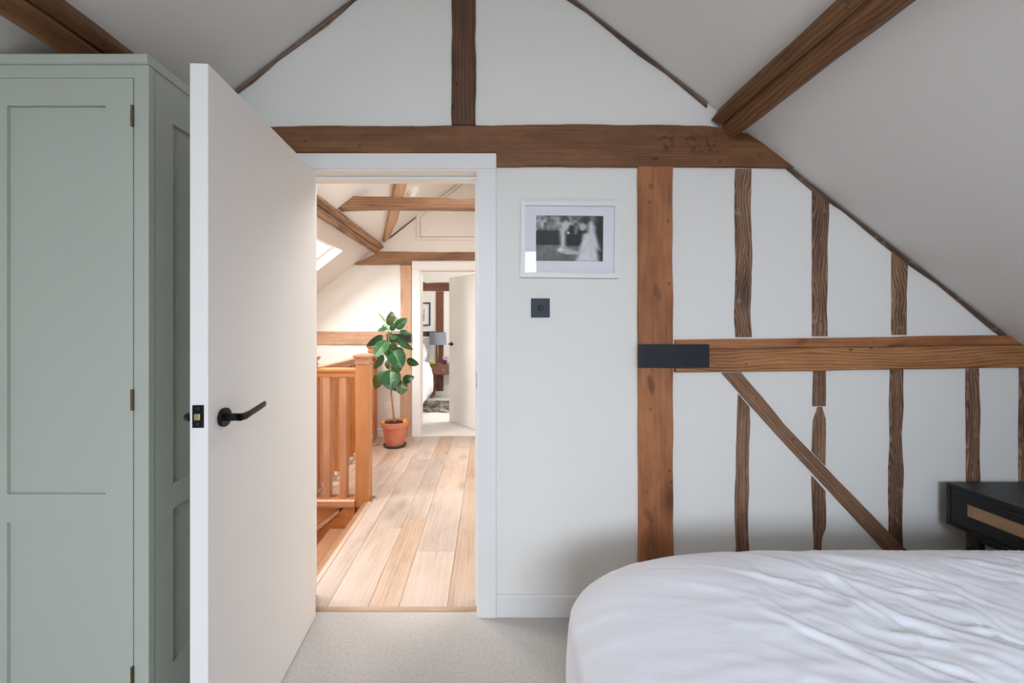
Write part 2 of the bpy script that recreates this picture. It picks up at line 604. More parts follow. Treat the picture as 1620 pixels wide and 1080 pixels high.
# timbered wall: one plate with the door opening cut out of it
mb = MB()
mb.prism([(XL, LOW), (DL, LOW), (DL, DH), (DR, DH), (DR, -0.05), (XR, -0.05), (XR, roofz(XR)), (RX, RZ), (XL, roofz(XL))], WALL, WALLB)
st(mb.build('wall_front', M['plaster'], keep=True), 'white plastered wall between old exposed timbers')
mb = MB()
mb.prism([(XL, LOW), (FL, LOW), (FL, FH), (FRT, FH), (FRT, -0.05), (XR, -0.05), (XR, roofz(XR)), (RX, RZ), (XL, roofz(XL))], FAR, FARB)
st(mb.build('wall_far', M['plaster'], keep=True), 'white far wall of the landing')
mb = MB()
mb.prism(roofpoly(XL, XR, -0.05), END, END + 0.13)
st(mb.build('wall_end', M['plaster'], keep=True), 'white end wall of the bedroom beyond')
gx0, gx1, gz0, gz1 = GABLE
mb = MB()
mb.prism([(XL, -0.05), (gx0, -0.05), (gx0, roofz(gx0)), (XL, roofz(XL))], BACK - 0.13, BACK)
mb.prism([(gx1, -0.05), (XR, -0.05), (XR, roofz(XR)), (gx1, roofz(gx1))], BACK - 0.13, BACK)
mb.prism([(gx0, -0.05), (gx1, -0.05), (gx1, gz0), (gx0, gz0)], BACK - 0.13, BACK)
mb.prism([(gx0, gz1), (gx1, gz1), (gx1, roofz(gx1)), (RX, RZ), (gx0, roofz(gx0))], BACK - 0.13, BACK)
st(mb.build('wall_back', M['plaster'], keep=True), 'white gable wall behind the camera')
mb = MB().box(XL - 0.13, XL, BACK - 0.13, END + 0.13, LOW, roofz(XL))
st(mb.build('wall_left', M['plaster'], keep=True))
mb = MB().box(XR, XR + 0.13, BACK - 0.13, END + 0.13, -0.05, roofz(XR))
st(mb.build('wall_right', M['plaster'], keep=True))
HX = 1.0
mb = MB().prism([(HX, -0.05), (HX + 0.1, -0.05), (HX + 0.1, roofz(HX + 0.1)), (HX, roofz(HX))], WALLB, FAR)
st(mb.build('wall_landing', M['plaster'], keep=True))


def roof(side, name):
    sg = -1 if side == 'L' else 1
    xe = XL - 0.13 if side == 'L' else XR + 0.13
    holes = [(y0, y1, min(abs(x0 - RX), abs(x1 - RX)), max(abs(x0 - RX), abs(x1 - RX)))
             for (sd, y0, y1, x0, x1) in ROOFW.values() if sd == side]
    ys = sorted({BACK - 0.13, END + 0.13} | {h[0] for h in holes} | {h[1] for h in holes})
    us = sorted({0.0, abs(xe - RX)} | {h[2] for h in holes} | {h[3] for h in holes})
    n = Vector((sg * RS, 0, 1)).normalized() * 0.16
    mb = MB()

    def P(u, y, top):
        p = Vector((RX + sg * u, y, RZ - RS * u))
        return p + n if top else p

    def hole(ya, yb, ua, ub):
        return any(h[0] <= ya + 1e-6 and h[1] >= yb - 1e-6 and h[2] <= ua + 1e-6 and h[3] >= ub - 1e-6 for h in holes)
    for i in range(len(ys) - 1):
        for j in range(len(us) - 1):
            a, b_, c, d = ys[i], ys[i + 1], us[j], us[j + 1]
            if not hole(a, b_, c, d):
                for top in (0, 1):
                    mb.add([P(c, a, top), P(d, a, top), P(d, b_, top), P(c, b_, top)], [(0, 1, 2, 3)])
    for (a, b_, c, d) in holes + [(ys[0], ys[-1], us[0], us[-1])]:
        q = [(c, a), (d, a), (d, b_), (c, b_)]
        for k in range(4):
            p0, p1 = q[k], q[(k + 1) % 4]
            mb.add([P(*p0, 0), P(*p1, 0), P(*p1, 1), P(*p0, 1)], [(0, 1, 2, 3)])
    o = mb.build(name, M['ceiling'], keep=True, fix=False)
    return o


st(roof('L', 'ceiling_left'), 'sloping ceiling on the wardrobe side')
st(roof('R', 'ceiling_right'), 'sloping ceiling on the bed side')

# floors
mb = MB().box(XL, XR, BACK, WALL + 0.02, -0.2, 0.0)
st(mb.build('floor', M['carpet'], keep=True), 'pale grey beige carpet of the bedroom')
mb = MB().box(XL, XR, FAR + 0.02, END, -0.2, 0.0)
st(mb.build('floor_bedroom_beyond', M['carpet_white'], keep=True), 'pale carpet of the bedroom beyond the landing')
EDGE = -0.857
BX = -1.38       # left rim of the landing beyond the stairwell
fl = MB()
fl.prism([(EDGE, WALL + 0.02), (HX, WALL + 0.02), (HX, FAR), (BX, FAR), (BX, 3.046), (EDGE, 3.046)], -0.2, -0.018, axis='z')
floor_l = fl.build('floor_landing', M['thresh'], keep=True)
st(floor_l, 'pale oak board floor of the landing')
rows = [-1.38, -1.225, -1.035, -0.857, -0.7456, -0.5556, -0.4135, -0.188, -0.045, 0.14, 0.36, 0.50, 0.70, 0.84, 1.0]
joints = {3: [3.6], 4: [2.60, 3.95], 5: [2.73, 4.1], 6: [2.337, 3.19, 4.3], 7: [3.45], 8: [2.5, 3.8]}
Y0P = WALL + 0.052
YSF = 3.097
for i in range(len(rows) - 1):
    x0, x1 = rows[i] + 0.0008, rows[i + 1] - 0.0008
    ya = YSF if x1 < EDGE + 0.001 else Y0P
    js = joints.get(i, [random.uniform(2.3, 2.9), random.uniform(3.4, 4.2)])
    cuts = [ya] + [j for j in js if j > ya + 0.3] + [FAR - 0.001]
    for a, b_ in zip(cuts[:-1], cuts[1:]):
        MB().box(x0, x1, a + 0.0008, b_ - 0.0008, -0.018, random.uniform(-0.0004, 0.0004)).build('plank', M['plank'], None, bevel=0.0012)
        o = COL.objects[-1]
        loc = Vector(o.location)
        o.parent = floor_l
        o.location = loc
thr = MB().box(DL + 0.002, DR - 0.002, WALL + 0.021, WALL + 0.051, -0.01, 0.004)
st(thr.build('trim_1', M['thresh'], bevel=0.003), 'oak threshold strip between carpet and boards')
mb = MB().box(XL, HX, WALLB, FAR, LOW - 0.1, LOW)
st(mb.build('floor_below', M['thresh'], keep=True))
mb = MB().box(HX - 0.0, HX + 0.1, WALLB, FAR, LOW, -0.05)
mb.box(EDGE + 0.02, HX, 3.0, 3.05, LOW, -0.2)
st(mb.build('wall_below', M['plaster'], keep=True))

# ---- door lining and architrave of the near door
t = empty('trim_2', ((DL + DR) / 2, WALL, 0), 'white painted door lining and architrave around the open doorway', kind='structure')
AW = 0.081
MB().box(DR, DR + AW, WALL - 0.020, WALL - 0.0005, -0.001, DH + 0.001).build('side_architrave', M['white'], t, bevel=0.003)
MB().box(DL - AW, DL, WALL - 0.020, WALL - 0.0005, -0.001, DH + 0.001).build('side_architrave', M['white'], t, bevel=0.003)
MB().box(DL - AW, DR + AW, WALL - 0.020, WALL - 0.0005, DH + 0.0012, DH + 0.069).build('head_architrave', M['white'], t, bevel=0.003)
MB().box(DR - 0.006, DR + 0.002, WALL - 0.010, WALLB + 0.012, 0.0, DH).build('side_lining', M['white'], t, bevel=0.002)
MB().box(DL - 0.002, DL + 0.006, WALL - 0.010, WALLB + 0.012, 0.0, DH).build('side_lining', M['white'], t, bevel=0.002)
MB().box(DL, DR, WALL - 0.010, WALLB + 0.012, DH - 0.006, DH + 0.002).build('head_lining', M['white'], t, bevel=0.002)
MB().box(DL + 0.007, DR - 0.007, WALL + 0.055, WALLB - 0.01, DH - 0.019, DH - 0.0062).build('door_stop', M['white'], t, bevel=0.002)
MB().box(DR - 0.016, DR - 0.0062, WALL + 0.055, WALLB - 0.01, 0.002, DH - 0.02).build('door_stop', M['white'], t, bevel=0.002)
sp = W(755.5, 600, WALL + 0.03)
MB().box(DR - 0.0085, DR - 0.0061, WALL + 0.012, WALL + 0.036, sp.z - 0.035, sp.z + 0.035).build('strike_plate', M['black'], t)

# baseboards of the bedroom wall
def baseboard(name, x0, x1, yf, h=0.095, th=0.014):
    o = MB().prism([(yf, 0), (yf - th, 0), (yf - th, h - 0.008), (yf - th + 0.008, h), (yf, h)], x0, x1, axis='x').build(name, M['white'])
    return st(o)


postL = W(1008, 0, WALL).x
postR = W(1063, 0, WALL).x
baseboard('baseboard_front', DR + AW + 0.001, postL - 0.001, WALL - 0.0005)['label'] = 'white baseboard between doorway and timber post'
baseboard('baseboard_right', postR + 0.001, XR - 0.001, WALL - 0.0005)['label'] = 'white baseboard behind the bed'

# ------------------------------------------------------------------ timbers of the near wall
def P2(*a):
    return [((p[0], p[1]), (p[2], p[3])) for p in a]


wt('tie_beam', P2((222, 258, 226, 266), (262, 232, 262, 266), (300, 210, 300, 266), (446, 202, 446, 266), (446.6, 202, 446.6, 244.5),
                  (600, 201, 600, 244.5), (785.4, 200.5, 785.4, 244.5), (786, 200.5, 786, 265), (900, 199, 900, 265), (1040, 199, 1040, 265), (1110, 201, 1110, 265.5),
                  (1150, 206, 1150, 266), (1180, 214, 1180, 266), (1215, 234, 1212, 266.5), (1256, 265.5, 1250, 267.5)),
   M['tie'], 'long horizontal brown tie beam running above the doorway across the wall', proud=0.016, jit=0.0022)
wt('king_post', P2((715, -110, 752, -110), (714, 0, 754, 0), (715, 60, 752, 60), (714, 100, 753, 100), (716, 199, 752, 199)), M['king'],
   'short dark vertical king post standing on the tie beam', cat='post', proud=0.012, jit=0.004)
wt('timber_post', P2((1008, 265.5, 1062, 265.5), (1008, 400, 1062, 400), (1009, 886, 1063, 886), (1009, 970, 1063, 970)), M['post'],
   'wide orange pine post with black bracket rising from floor to tie beam', cat='post', proud=0.018, jit=0.0014)
rail = wt('wall_rail', P2((1066, 553, 1066, 588), (1120, 552.5, 1120, 587.5), (1300, 550, 1300, 585.5), (1500, 547, 1500, 582), (1660, 544.5, 1660, 579)), M['rail'],
          'horizontal honey coloured rail beam crossing the wall above the diagonal brace', proud=0.020, jit=0.0012)
rs = timber('upper_strip', [(W(a[0], a[1], WALL - 0.0006), W(b[0], b[1], WALL - 0.0006)) for a, b in
                            P2((1067, 537.5, 1067, 552.8), (1300, 534.5, 1300, 549.8), (1500, 531, 1500, 546.8), (1660, 529, 1660, 544.3))],
            (0, -1, 0), 0.013, M['post'], jit=0.0014)
rs['label'] = 'darker strip along the top of the rail'
mw = rs.matrix_world.copy()
rs.parent = rail
rs.matrix_parent_inverse = rail.matrix_world.inverted()
rs.matrix_world = mw
G1 = 'weathered studs above the rail'
wt('wall_stud', P2((1162, 267.5, 1188, 267.5), (1162, 330, 1188, 330), (1164, 400, 1190, 400), (1163, 450, 1189, 450), (1162, 500, 1187, 500), (1163, 533, 1189, 533)), M['stud'],
   'longest weathered stud above the rail, nearest the orange post', cat='stud', proud=0.006, jit=0.004, group=G1)
wt('wall_stud', P2((1284, 297, 1310, 317), (1284, 360, 1310, 360), (1284, 460, 1309, 460), (1284, 531.5, 1308, 531.5)), M['stud'],
   'middle weathered stud of the three above the rail', cat='stud', proud=0.006, jit=0.003, group=G1)
wt('wall_stud', P2((1411, 394, 1435, 411), (1410, 440, 1434, 440), (1409, 529.5, 1434, 529.5)), M['stud'],
   'shortest weathered stud above the rail, where the ceiling slopes low', cat='stud', proud=0.006, jit=0.003, group=G1)
G2 = 'brown studs below the rail'
wt('wall_stud', P2((1167, 623, 1186, 645), (1165, 700, 1185, 700), (1163, 780, 1184, 780), (1164, 942, 1185, 942)), M['studlow'],
   'light brown stud below the upper end of the diagonal brace', cat='stud', proud=0.007, jit=0.004, group=G2)
wt('wall_stud', P2((1286, 586.5, 1306, 586.5), (1285, 642, 1305, 642)), M['studlow'],
   'short cut stud block hanging just under the rail', cat='stud', proud=0.008, jit=0.0012, group=G2)
wt('wall_stud', P2((1293, 643.5, 1300, 643.5), (1286, 665, 1305, 662), (1285, 700, 1305, 700), (1284, 714, 1305, 736)), M['studlow'],
   'pointed stud piece standing on the diagonal brace', cat='stud', proud=0.008, jit=0.0015, group=G2)
wt('wall_stud', P2((1283, 752, 1305, 777), (1284, 800, 1305, 800), (1285, 835, 1304, 835), (1287, 850, 1299, 850), (1287, 942, 1298, 942)), M['studlow'],
   'stud narrowing at its foot beneath the middle of the diagonal brace', cat='stud', proud=0.008, jit=0.0022, group=G2)
wt('wall_stud', P2((1407, 584, 1428, 584), (1406, 640, 1428, 640), (1408, 690, 1426, 690), (1405, 740, 1428, 740), (1406, 848, 1427, 866)), M['stud'],
   'dark brown stud meeting the foot of the diagonal brace', cat='stud', proud=0.007, jit=0.003, group=G2)
wt('wall_stud', P2((1527, 583, 1548, 582.5), (1528, 700, 1549, 700), (1528, 942, 1549, 942)), M['stud'],
   'dark stud below the rail rising behind the black nightstand corner', cat='stud', proud=0.007, jit=0.002, group=G2)
wt('wall_stud', P2((1611, 581, 1632, 581), (1611, 942, 1632, 942)), M['stud'],
   'stud at the very right edge of the picture', cat='stud', proud=0.007, jit=0.002, group=G2)
wt('diagonal_brace', P2((1141, 589.5, 1171, 589), (1240, 701, 1240, 671), (1320, 786, 1335, 770), (1400, 872, 1425, 862), (1463, 940, 1497, 940)), M['brace'],
   'slanting timber brace running down from the rail towards the bed', cat='brace', proud=0.012, jit=0.0016)
# thin timber edges where wall and roof meet
def roof_line(x, off):
    """pixel row of the roof line on the near wall plus an offset"""
    return VY - (roofz((x - VX) / F * WALL) - EYE) / WALL * F + off


def strip(name, xs, th, label, mat, wavy=1.0):
    pairs = []
    for i, x in enumerate(xs):
        w = th * (0.75 + 0.35 * math.sin(i * 2.1))
        y = roof_line(x, 1.5)
        pairs.append(((x, y), (x, y + w)))
    o = wt(name, pairs, mat, label, proud=0.012, jit=0.0016, ch=0.002)
    return o


strip('rafter_edge', [366, 400, 440, 480, 520, 560, 600, 640], 8, 'thin dark rafter edge along the left slope of the gable', M['batten'])
strip('rafter_edge', [850, 890, 930, 970, 1010, 1050, 1085, 1117], 7, 'thin dark rafter edge along the right slope of the gable', M['batten'])
strip('rafter_edge', [1244, 1290, 1330, 1380, 1430, 1480, 1530, 1570, 1604], 8, 'thin brown rafter edge stepping down past the weathered studs', M['batten'])

# iron bracket
b0, b1 = W(1006.2, 544, WALL), W(1116.5, 580.5, WALL)
br = MB().box(b0.x, b1.x, WALL - 0.031, WALL - 0.0245, b1.z, b0.z).build('iron_bracket', M['iron'], bevel=0.0015)
tag(br, 'black flat iron bracket strapped across post and rail', 'bracket')
for px, py in ((1109, 550), (1082, 574), (1020, 552)):
    c = W(px, py, WALL)
    mb = MB()
    mb.rings([[Vector((c.x + r * math.cos(k * 0.6283), WALL - 0.031 - d, c.z + r * math.sin(k * 0.6283))) for k in range(10)] for r, d in ((0.0045, 0), (0.0035, 0.002))])
    mb.build('screw', M['iron'], br)

# purlins: one section swept along the whole house length, mirrored on the left slope
def purlin(name, left, y0, y1, label):
    sec = [(1134, 168), (1122, 192), (1135.0, 202.0), (1138.5, 197.0), (1140.5, 206.5), (1152, 222.5), (1175, 208.5)]
    pts = []
    for px, py in sec:
        if left:
            px = 2 * 733 - px
        p = W(px, py, WALL)
        pts.append((p.x, p.z))
    # close against the slope
    q = []
    for x, z in pts:
        q.append((x, min(z, roofz(x) - 0.001)))
    rings = []
    n = max(2, int((y1 - y0) / 0.06))
    cx = sum(x for x, z in q) / len(q)
    cz = sum(z for x, z in q) / len(q)
    for i in range(n + 1):
        y = y0 + (y1 - y0) * i / n
        k = 1 + wob(3 + left, y, 0.022, 3.0)
        row = []
        for j, (x, z) in enumerate(q):
            xx = cx + (x - cx) * k + wob(40 + j + left * 9, y, 0.0025, 4)
            zz = cz + (z - cz) * k + wob(60 + j + left * 9, y, 0.0025, 4)
            row.append((xx, y, min(zz, roofz(xx) - 0.0008)))
        rings.append(row)
    c = Vector((cx, y0, cz))
    mb = MB()
    # local X along the length: rotate -90 deg about Z
    R = Matrix.Rotation(math.pi / 2, 4, 'Z')
    Ri = R.inverted()
    mb.rings([[Ri @ (Vector(p) - c) for p in r] for r in rings])
    o = mb.build(name, M['purlin'], keep=True, smooth=True, angle=25)
    o.matrix_world = Matrix.Translation(c) @ R
    return tag(o, label, 'beam')


purlin('purlin', False, BACK + 0.002, WALL - 0.018, 'brown purlin under the right ceiling slope running towards the viewer')
purlin('purlin', True, BACK + 0.002, WALL - 0.018, 'dark purlin under the left ceiling slope above the green wardrobe')
pl = purlin('purlin', True, WALLB + 0.002, FAR - 0.02, 'light brown purlin along the landing ceiling above the roof window')
pl.data = pl.data.copy()
pl.data.materials[0] = M['hallbeam']

# ------------------------------------------------------------------ open bedroom door
hinge = Vector((-0.766, 1.800, 0))
near = Vector((-0.7275, 1.051, 0))
dv = (near - hinge).normalized()            # along the leaf, hinge to free edge
dn = Vector((dv.y, -dv.x, 0))               # to the back (wardrobe side)
if dn.x > 0:
    dn = -dn
TH = 0.046
door = empty('door_1', hinge, 'white flush door standing wide open beside the green wardrobe', kind='structure')


def dp(u, t_, z):
    return hinge + dv * u + dn * t_ + Vector((0, 0, z))


def dbox(u0, u1, t0, t1, z0, z1):
    mb = MB()
    mb.add([dp(u0, t0, z0), dp(u1, t0, z0), dp(u1, t1, z0), dp(u0, t1, z0), dp(u0, t0, z1), dp(u1, t0, z1), dp(u1, t1, z1), dp(u0, t1, z1)],
           [(0, 3, 2, 1), (4, 5, 6, 7), (0, 1, 5, 4), (1, 2, 6, 5), (2, 3, 7, 6), (3, 0, 4, 7)])
    return mb


LW = (near - hinge).length
dbox(0, LW, 0, TH, 0.008, 1.981).build('door_leaf', M['doorpaint'], door, bevel=0.002)
zl = EYE + (VY - 658) / F * 1.051
lp = dbox(LW, LW + 0.0015, 0.010, 0.0385, zl - 0.030, zl + 0.029).build('latch_plate', M['black'], door)
dbox(LW + 0.0014, LW + 0.007, 0.0165, 0.0315, zl - 0.010, zl + 0.0075).build('latch_bolt', M['brass'], lp, bevel=0.002)
for zz in (zl + 0.020, zl - 0.021):
    mb = MB()
    c = dp(LW + 0.0015, 0.0245, zz)
    mb.rings([[c + dn * (r * math.cos(k * 0.6283)) + Vector((0, 0, r * math.sin(k * 0.6283))) + dv * d for k in range(10)] for r, d in ((0.0045, 0), (0.0038, 0.0010))])
    mb.build('screw', M['switchm'], lp)


def lever(side, u, z, parent):
    """lever handle: round rose, neck, bent flat lever pointing to the hinge"""
    sg = -1 if side == 0 else 1
    t0 = 0.0 if side == 0 else TH
    out = dn * sg
    up = Vector((0, 0, 1))
    c = dp(u, t0, z)
    h = MB()
    h.rings([[c + out * d + (dv * math.cos(k * 0.19635) + up * math.sin(k * 0.19635)) * r for k in range(32)]
             for r, d in ((0.0255, 0.0002), (0.0260, 0.002), (0.0260, 0.009), (0.0245, 0.0105))])
    rose = h.build('door_handle', M['black'], parent, smooth=True, angle=35)
    n = MB()
    n.tube([c + out * 0.010, c + out * 0.042], 0.0105, 18)
    n.build('neck', M['black'], rose, smooth=True, angle=35)
    l = MB()
    path = [(0.0, 0.036, 0.0), (0.004, 0.046, 0), (-0.012, 0.053, 0.000), (-0.035, 0.055, 0.003), (-0.06, 0.055, 0.006), (-0.09, 0.055, 0.010), (-0.118, 0.055, 0.014), (-0.122, 0.055, 0.0145)]
    hw = [(0.0095, 0.009), (0.0100, 0.009), (0.0095, 0.0075), (0.008, 0.006), (0.0085, 0.005), (0.0085, 0.0045), (0.008, 0.0045), (0.005, 0.003)]
    rr = []
    for (a, d, zz), (hz, ht) in zip(path, hw):
        p = c + dv * a + out * d + up * zz
        rr.append([p + up * (hz * sv) + out * (ht * so) for sv, so in
                   ((1, -0.5), (1, 0.5), (0.6, 1), (-0.6, 1), (-1, 0.5), (-1, -0.5), (-0.6, -1), (0.6, -1))])
    l.rings(rr)
    l.build('lever', M['black'], rose, smooth=True, angle=50)


uh = 0.686
zh = 1.048
lever(0, uh, zh, door)
lever(1, uh, zh, door)
for zz in (0.22, 1.0, 1.76):
    mb = MB().tube([dp(-0.004, TH + 0.004, zz - 0.05), dp(-0.004, TH + 0.004, zz + 0.05)], 0.005, 10)
    mb.build('door_hinge', M['black'], door)

# ------------------------------------------------------------------ sage wardrobe
WF = 1.192
WXR = -1.0
WXL = -1.56
wr = empty('wardrobe', ((WXL + WXR) / 2, 1.5, 0), 'tall sage green built-in wardrobe with recessed panel door', 'wardrobe')


def fpx(px, py, Y=WF):
    p = W(px, py, Y)
    return p.x, p.z


def clip(x):
    return min(2.068, roofz(x) - 0.012)


FT = 0.022
WB = WALL - 0.022
MB().prism([(WXL, 0.0), (WXR - 0.020, 0.0), (WXR - 0.020, 2.066), (-1.497, clip(-1.497)), (WXL, clip(WXL))], WF + FT + 0.0005, WB).build('body', M['sage'], wr)
dx1, dz1 = fpx(211, 124)
dx0 = -1.497
dz0 = 0.12
fxr = WXR
# face frame
MB().box(dx1 + 0.0015, fxr, WF, WF + FT, 0.0, 2.068).build('frame_stile', M['sage'], wr, bevel=0.0012)
MB().prism([(WXL, 0), (dx0 - 0.0015, 0), (dx0 - 0.0015, clip(dx0)), (WXL, clip(WXL))], WF, WF + FT).build('frame_stile', M['sage'], wr)
MB().box(dx0 - 0.0012, dx1 + 0.0012, WF, WF + FT, dz1 + 0.0015, 2.068).build('frame_rail', M['sage'], wr, bevel=0.0008)
MB().box(dx0 - 0.0012, dx1 + 0.0012, WF + 0.004, WF + FT, 0.0, dz0 - 0.002).build('plinth', M['sage'], wr, bevel=0.0008)
# cornice
cor = [(WF - 0.004, 2.068), (WF - 0.010, 2.074), (WF - 0.012, 2.092), (WF - 0.006, 2.097), (WB, 2.097), (WB, 2.068)]
MB().prism(cor, -1.462, WXR + 0.004, axis='x').build('cornice', M['sage'], wr, bevel=0.002)
# shaker door
wdr = MB()
px0 = fpx(11, 0)[0]
px1 = fpx(167, 0)[0]
pz3 = fpx(0, 167)[1]
pz2 = fpx(0, 781.5)[1]
pz1 = fpx(0, 826)[1]
pz0 = dz0 + 0.085
wdr.box(dx0, px0, WF, WF + 0.021, dz0, dz1)
wdr.box(px1, dx1 - 0.001, WF, WF + 0.021, dz0, dz1)
for z0_, z1_ in ((pz3, dz1), (pz1, pz2), (dz0, pz0)):
    wdr.box(px0, px1, WF, WF + 0.021, z0_, z1_)
wdo = wdr.build('door', M['sage'], wr)
for z0_, z1_ in ((pz2, pz3), (pz0, pz1)):
    MB().box(px0 + 0.0002, px1 - 0.0002, WF + 0.009, WF + 0.020, z0_ + 0.0002, z1_ - 0.0002).build('panel', M['sage'], wdo)
for py in (184, 632, 1070):
    z = fpx(0, py)[1]
    hx = dx1 - 0.0005
    hg = MB().tube([(hx, WF - 0.003, z - 0.031), (hx, WF - 0.003, z + 0.031)], 0.0042, 10)
    for s_ in (-0.012, 0.012):
        hg.tube([(hx, WF - 0.003, z + s_ - 0.0008), (hx, WF - 0.003, z + s_ + 0.0008)], 0.0048, 10)
    hg.build('hinge', M['bronze'], wr, smooth=True, angle=40)
hx = fpx(-14, 0)[0]
za, zb = fpx(0, 575)[1], fpx(0, 695)[1]
hd = MB().tube([(hx, WF, za), (hx, WF - 0.018, za), (hx, WF - 0.026, za - 0.006), (hx, WF - 0.028, (za + zb) / 2), (hx, WF - 0.026, zb + 0.006), (hx, WF - 0.018, zb), (hx, WF, zb)], 0.0055, 10)
hd.build('handle', M['bronze'], wdo, smooth=True)
# panelled side
sy0 = WF + FT + 0.002
sY = 1.286
SB = WB
sfr = MB()
zt, zm1, zm0, zb0 = 1.941, 0.80, 0.72, 0.23
sfr.box(WXR - 0.020, WXR - 0.001, sy0, sY, 0.0, 2.067)
sfr.box(WXR - 0.020, WXR - 0.001, SB - 0.08, SB, 0.0, 2.067)
for a, b_ in ((zt, 2.067), (zm0, zm1), (0.0, zb0)):
    sfr.box(WXR - 0.020, WXR - 0.001, sY, SB - 0.08, a, b_)
sd_ = sfr.build('side_frame', M['sage'], wr)
for a, b_ in ((zm1, zt), (zb0, zm0)):
    MB().box(WXR - 0.020, WXR - 0.011, sY + 0.0002, SB - 0.0802, a + 0.0002, b_ - 0.0002).build('panel', M['sage'], sd_)

# ------------------------------------------------------------------ picture and switch on the wall
pc = W(900, 380, WALL)
pic = empty('wedding_picture', (pc.x, WALL - 0.0008, pc.z), 'white framed black and white wedding photograph hung slightly askew', 'picture')
pw, ph = 154 / 352.0, 119.5 / 352.0
ROT = math.radians(-0.6)
ca, sa = math.cos(ROT), math.sin(ROT)


def pp(x, z, d):
    return Vector((pc.x + x * ca - z * sa, WALL - 0.0008 - d, pc.z + x * sa + z * ca))


def pbox(x0, x1, z0, z1, d0, d1):
    mb = MB()
    mb.add([pp(x0, z0, d0), pp(x1, z0, d0), pp(x1, z1, d0), pp(x0, z1, d0), pp(x0, z0, d1), pp(x1, z0, d1), pp(x1, z1, d1), pp(x0, z1, d1)],
           [(0, 1, 2, 3), (4, 7, 6, 5), (0, 4, 5, 1), (1, 5, 6, 2), (2, 6, 7, 3), (3, 7, 4, 0)])
    return mb


fw = 0.0205
fr = MB()
for bx in ((-pw / 2, -pw / 2 + fw, -ph / 2, ph / 2), (pw / 2 - fw, pw / 2, -ph / 2, ph / 2),
           (-pw / 2 + fw, pw / 2 - fw, -ph / 2, -ph / 2 + fw), (-pw / 2 + fw, pw / 2 - fw, ph / 2 - fw, ph / 2)):
    q = pbox(*bx, 0.0, 0.024)
    fr.add(q.v, q.f)
fr.build('frame', M['white'], pic)
pbox(-pw / 2 + fw, pw / 2 - fw, -ph / 2 + fw, ph / 2 - fw, 0.002, 0.010).build('mount_board', M['mat'], pic)
g = pbox(-pw / 2 + fw, pw / 2 - fw, -ph / 2 + fw, ph / 2 - fw, 0.0165, 0.0175)
g.build('glass_pane', M['picglass'], pic)


def printmat(name):
    m, nt, b = newmat(name)
    a = nt.nodes.new('ShaderNodeVertexColor')
    a.layer_name = 'print'
    nt.links.new(a.outputs['Color'], b.inputs['Base Color'])
    b.inputs['Roughness'].default_value = 0.6
    return m


def vnoise(x, y, seed=0):
    """smooth value noise on numpy arrays, 0..1"""
    xi = np.floor(x).astype(np.int64)
    yi = np.floor(y).astype(np.int64)
    fx = x - xi
    fy = y - yi
    fx = fx * fx * fx * (fx * (fx * 6 - 15) + 10)
    fy = fy * fy * fy * (fy * (fy * 6 - 15) + 10)

    def h(a, b_):
        n = (a * 374761393 + b_ * 668265263 + seed * 974634777) & 0xffffffff
        n = ((n ^ (n >> 13)) * 1274126177) & 0xffffffff
        return ((n ^ (n >> 16)) & 0xffff) / 65535.0
    return (h(xi, yi) * (1 - fx) + h(xi + 1, yi) * fx) * (1 - fy) + (h(xi, yi + 1) * (1 - fx) + h(xi + 1, yi + 1) * fx) * fy


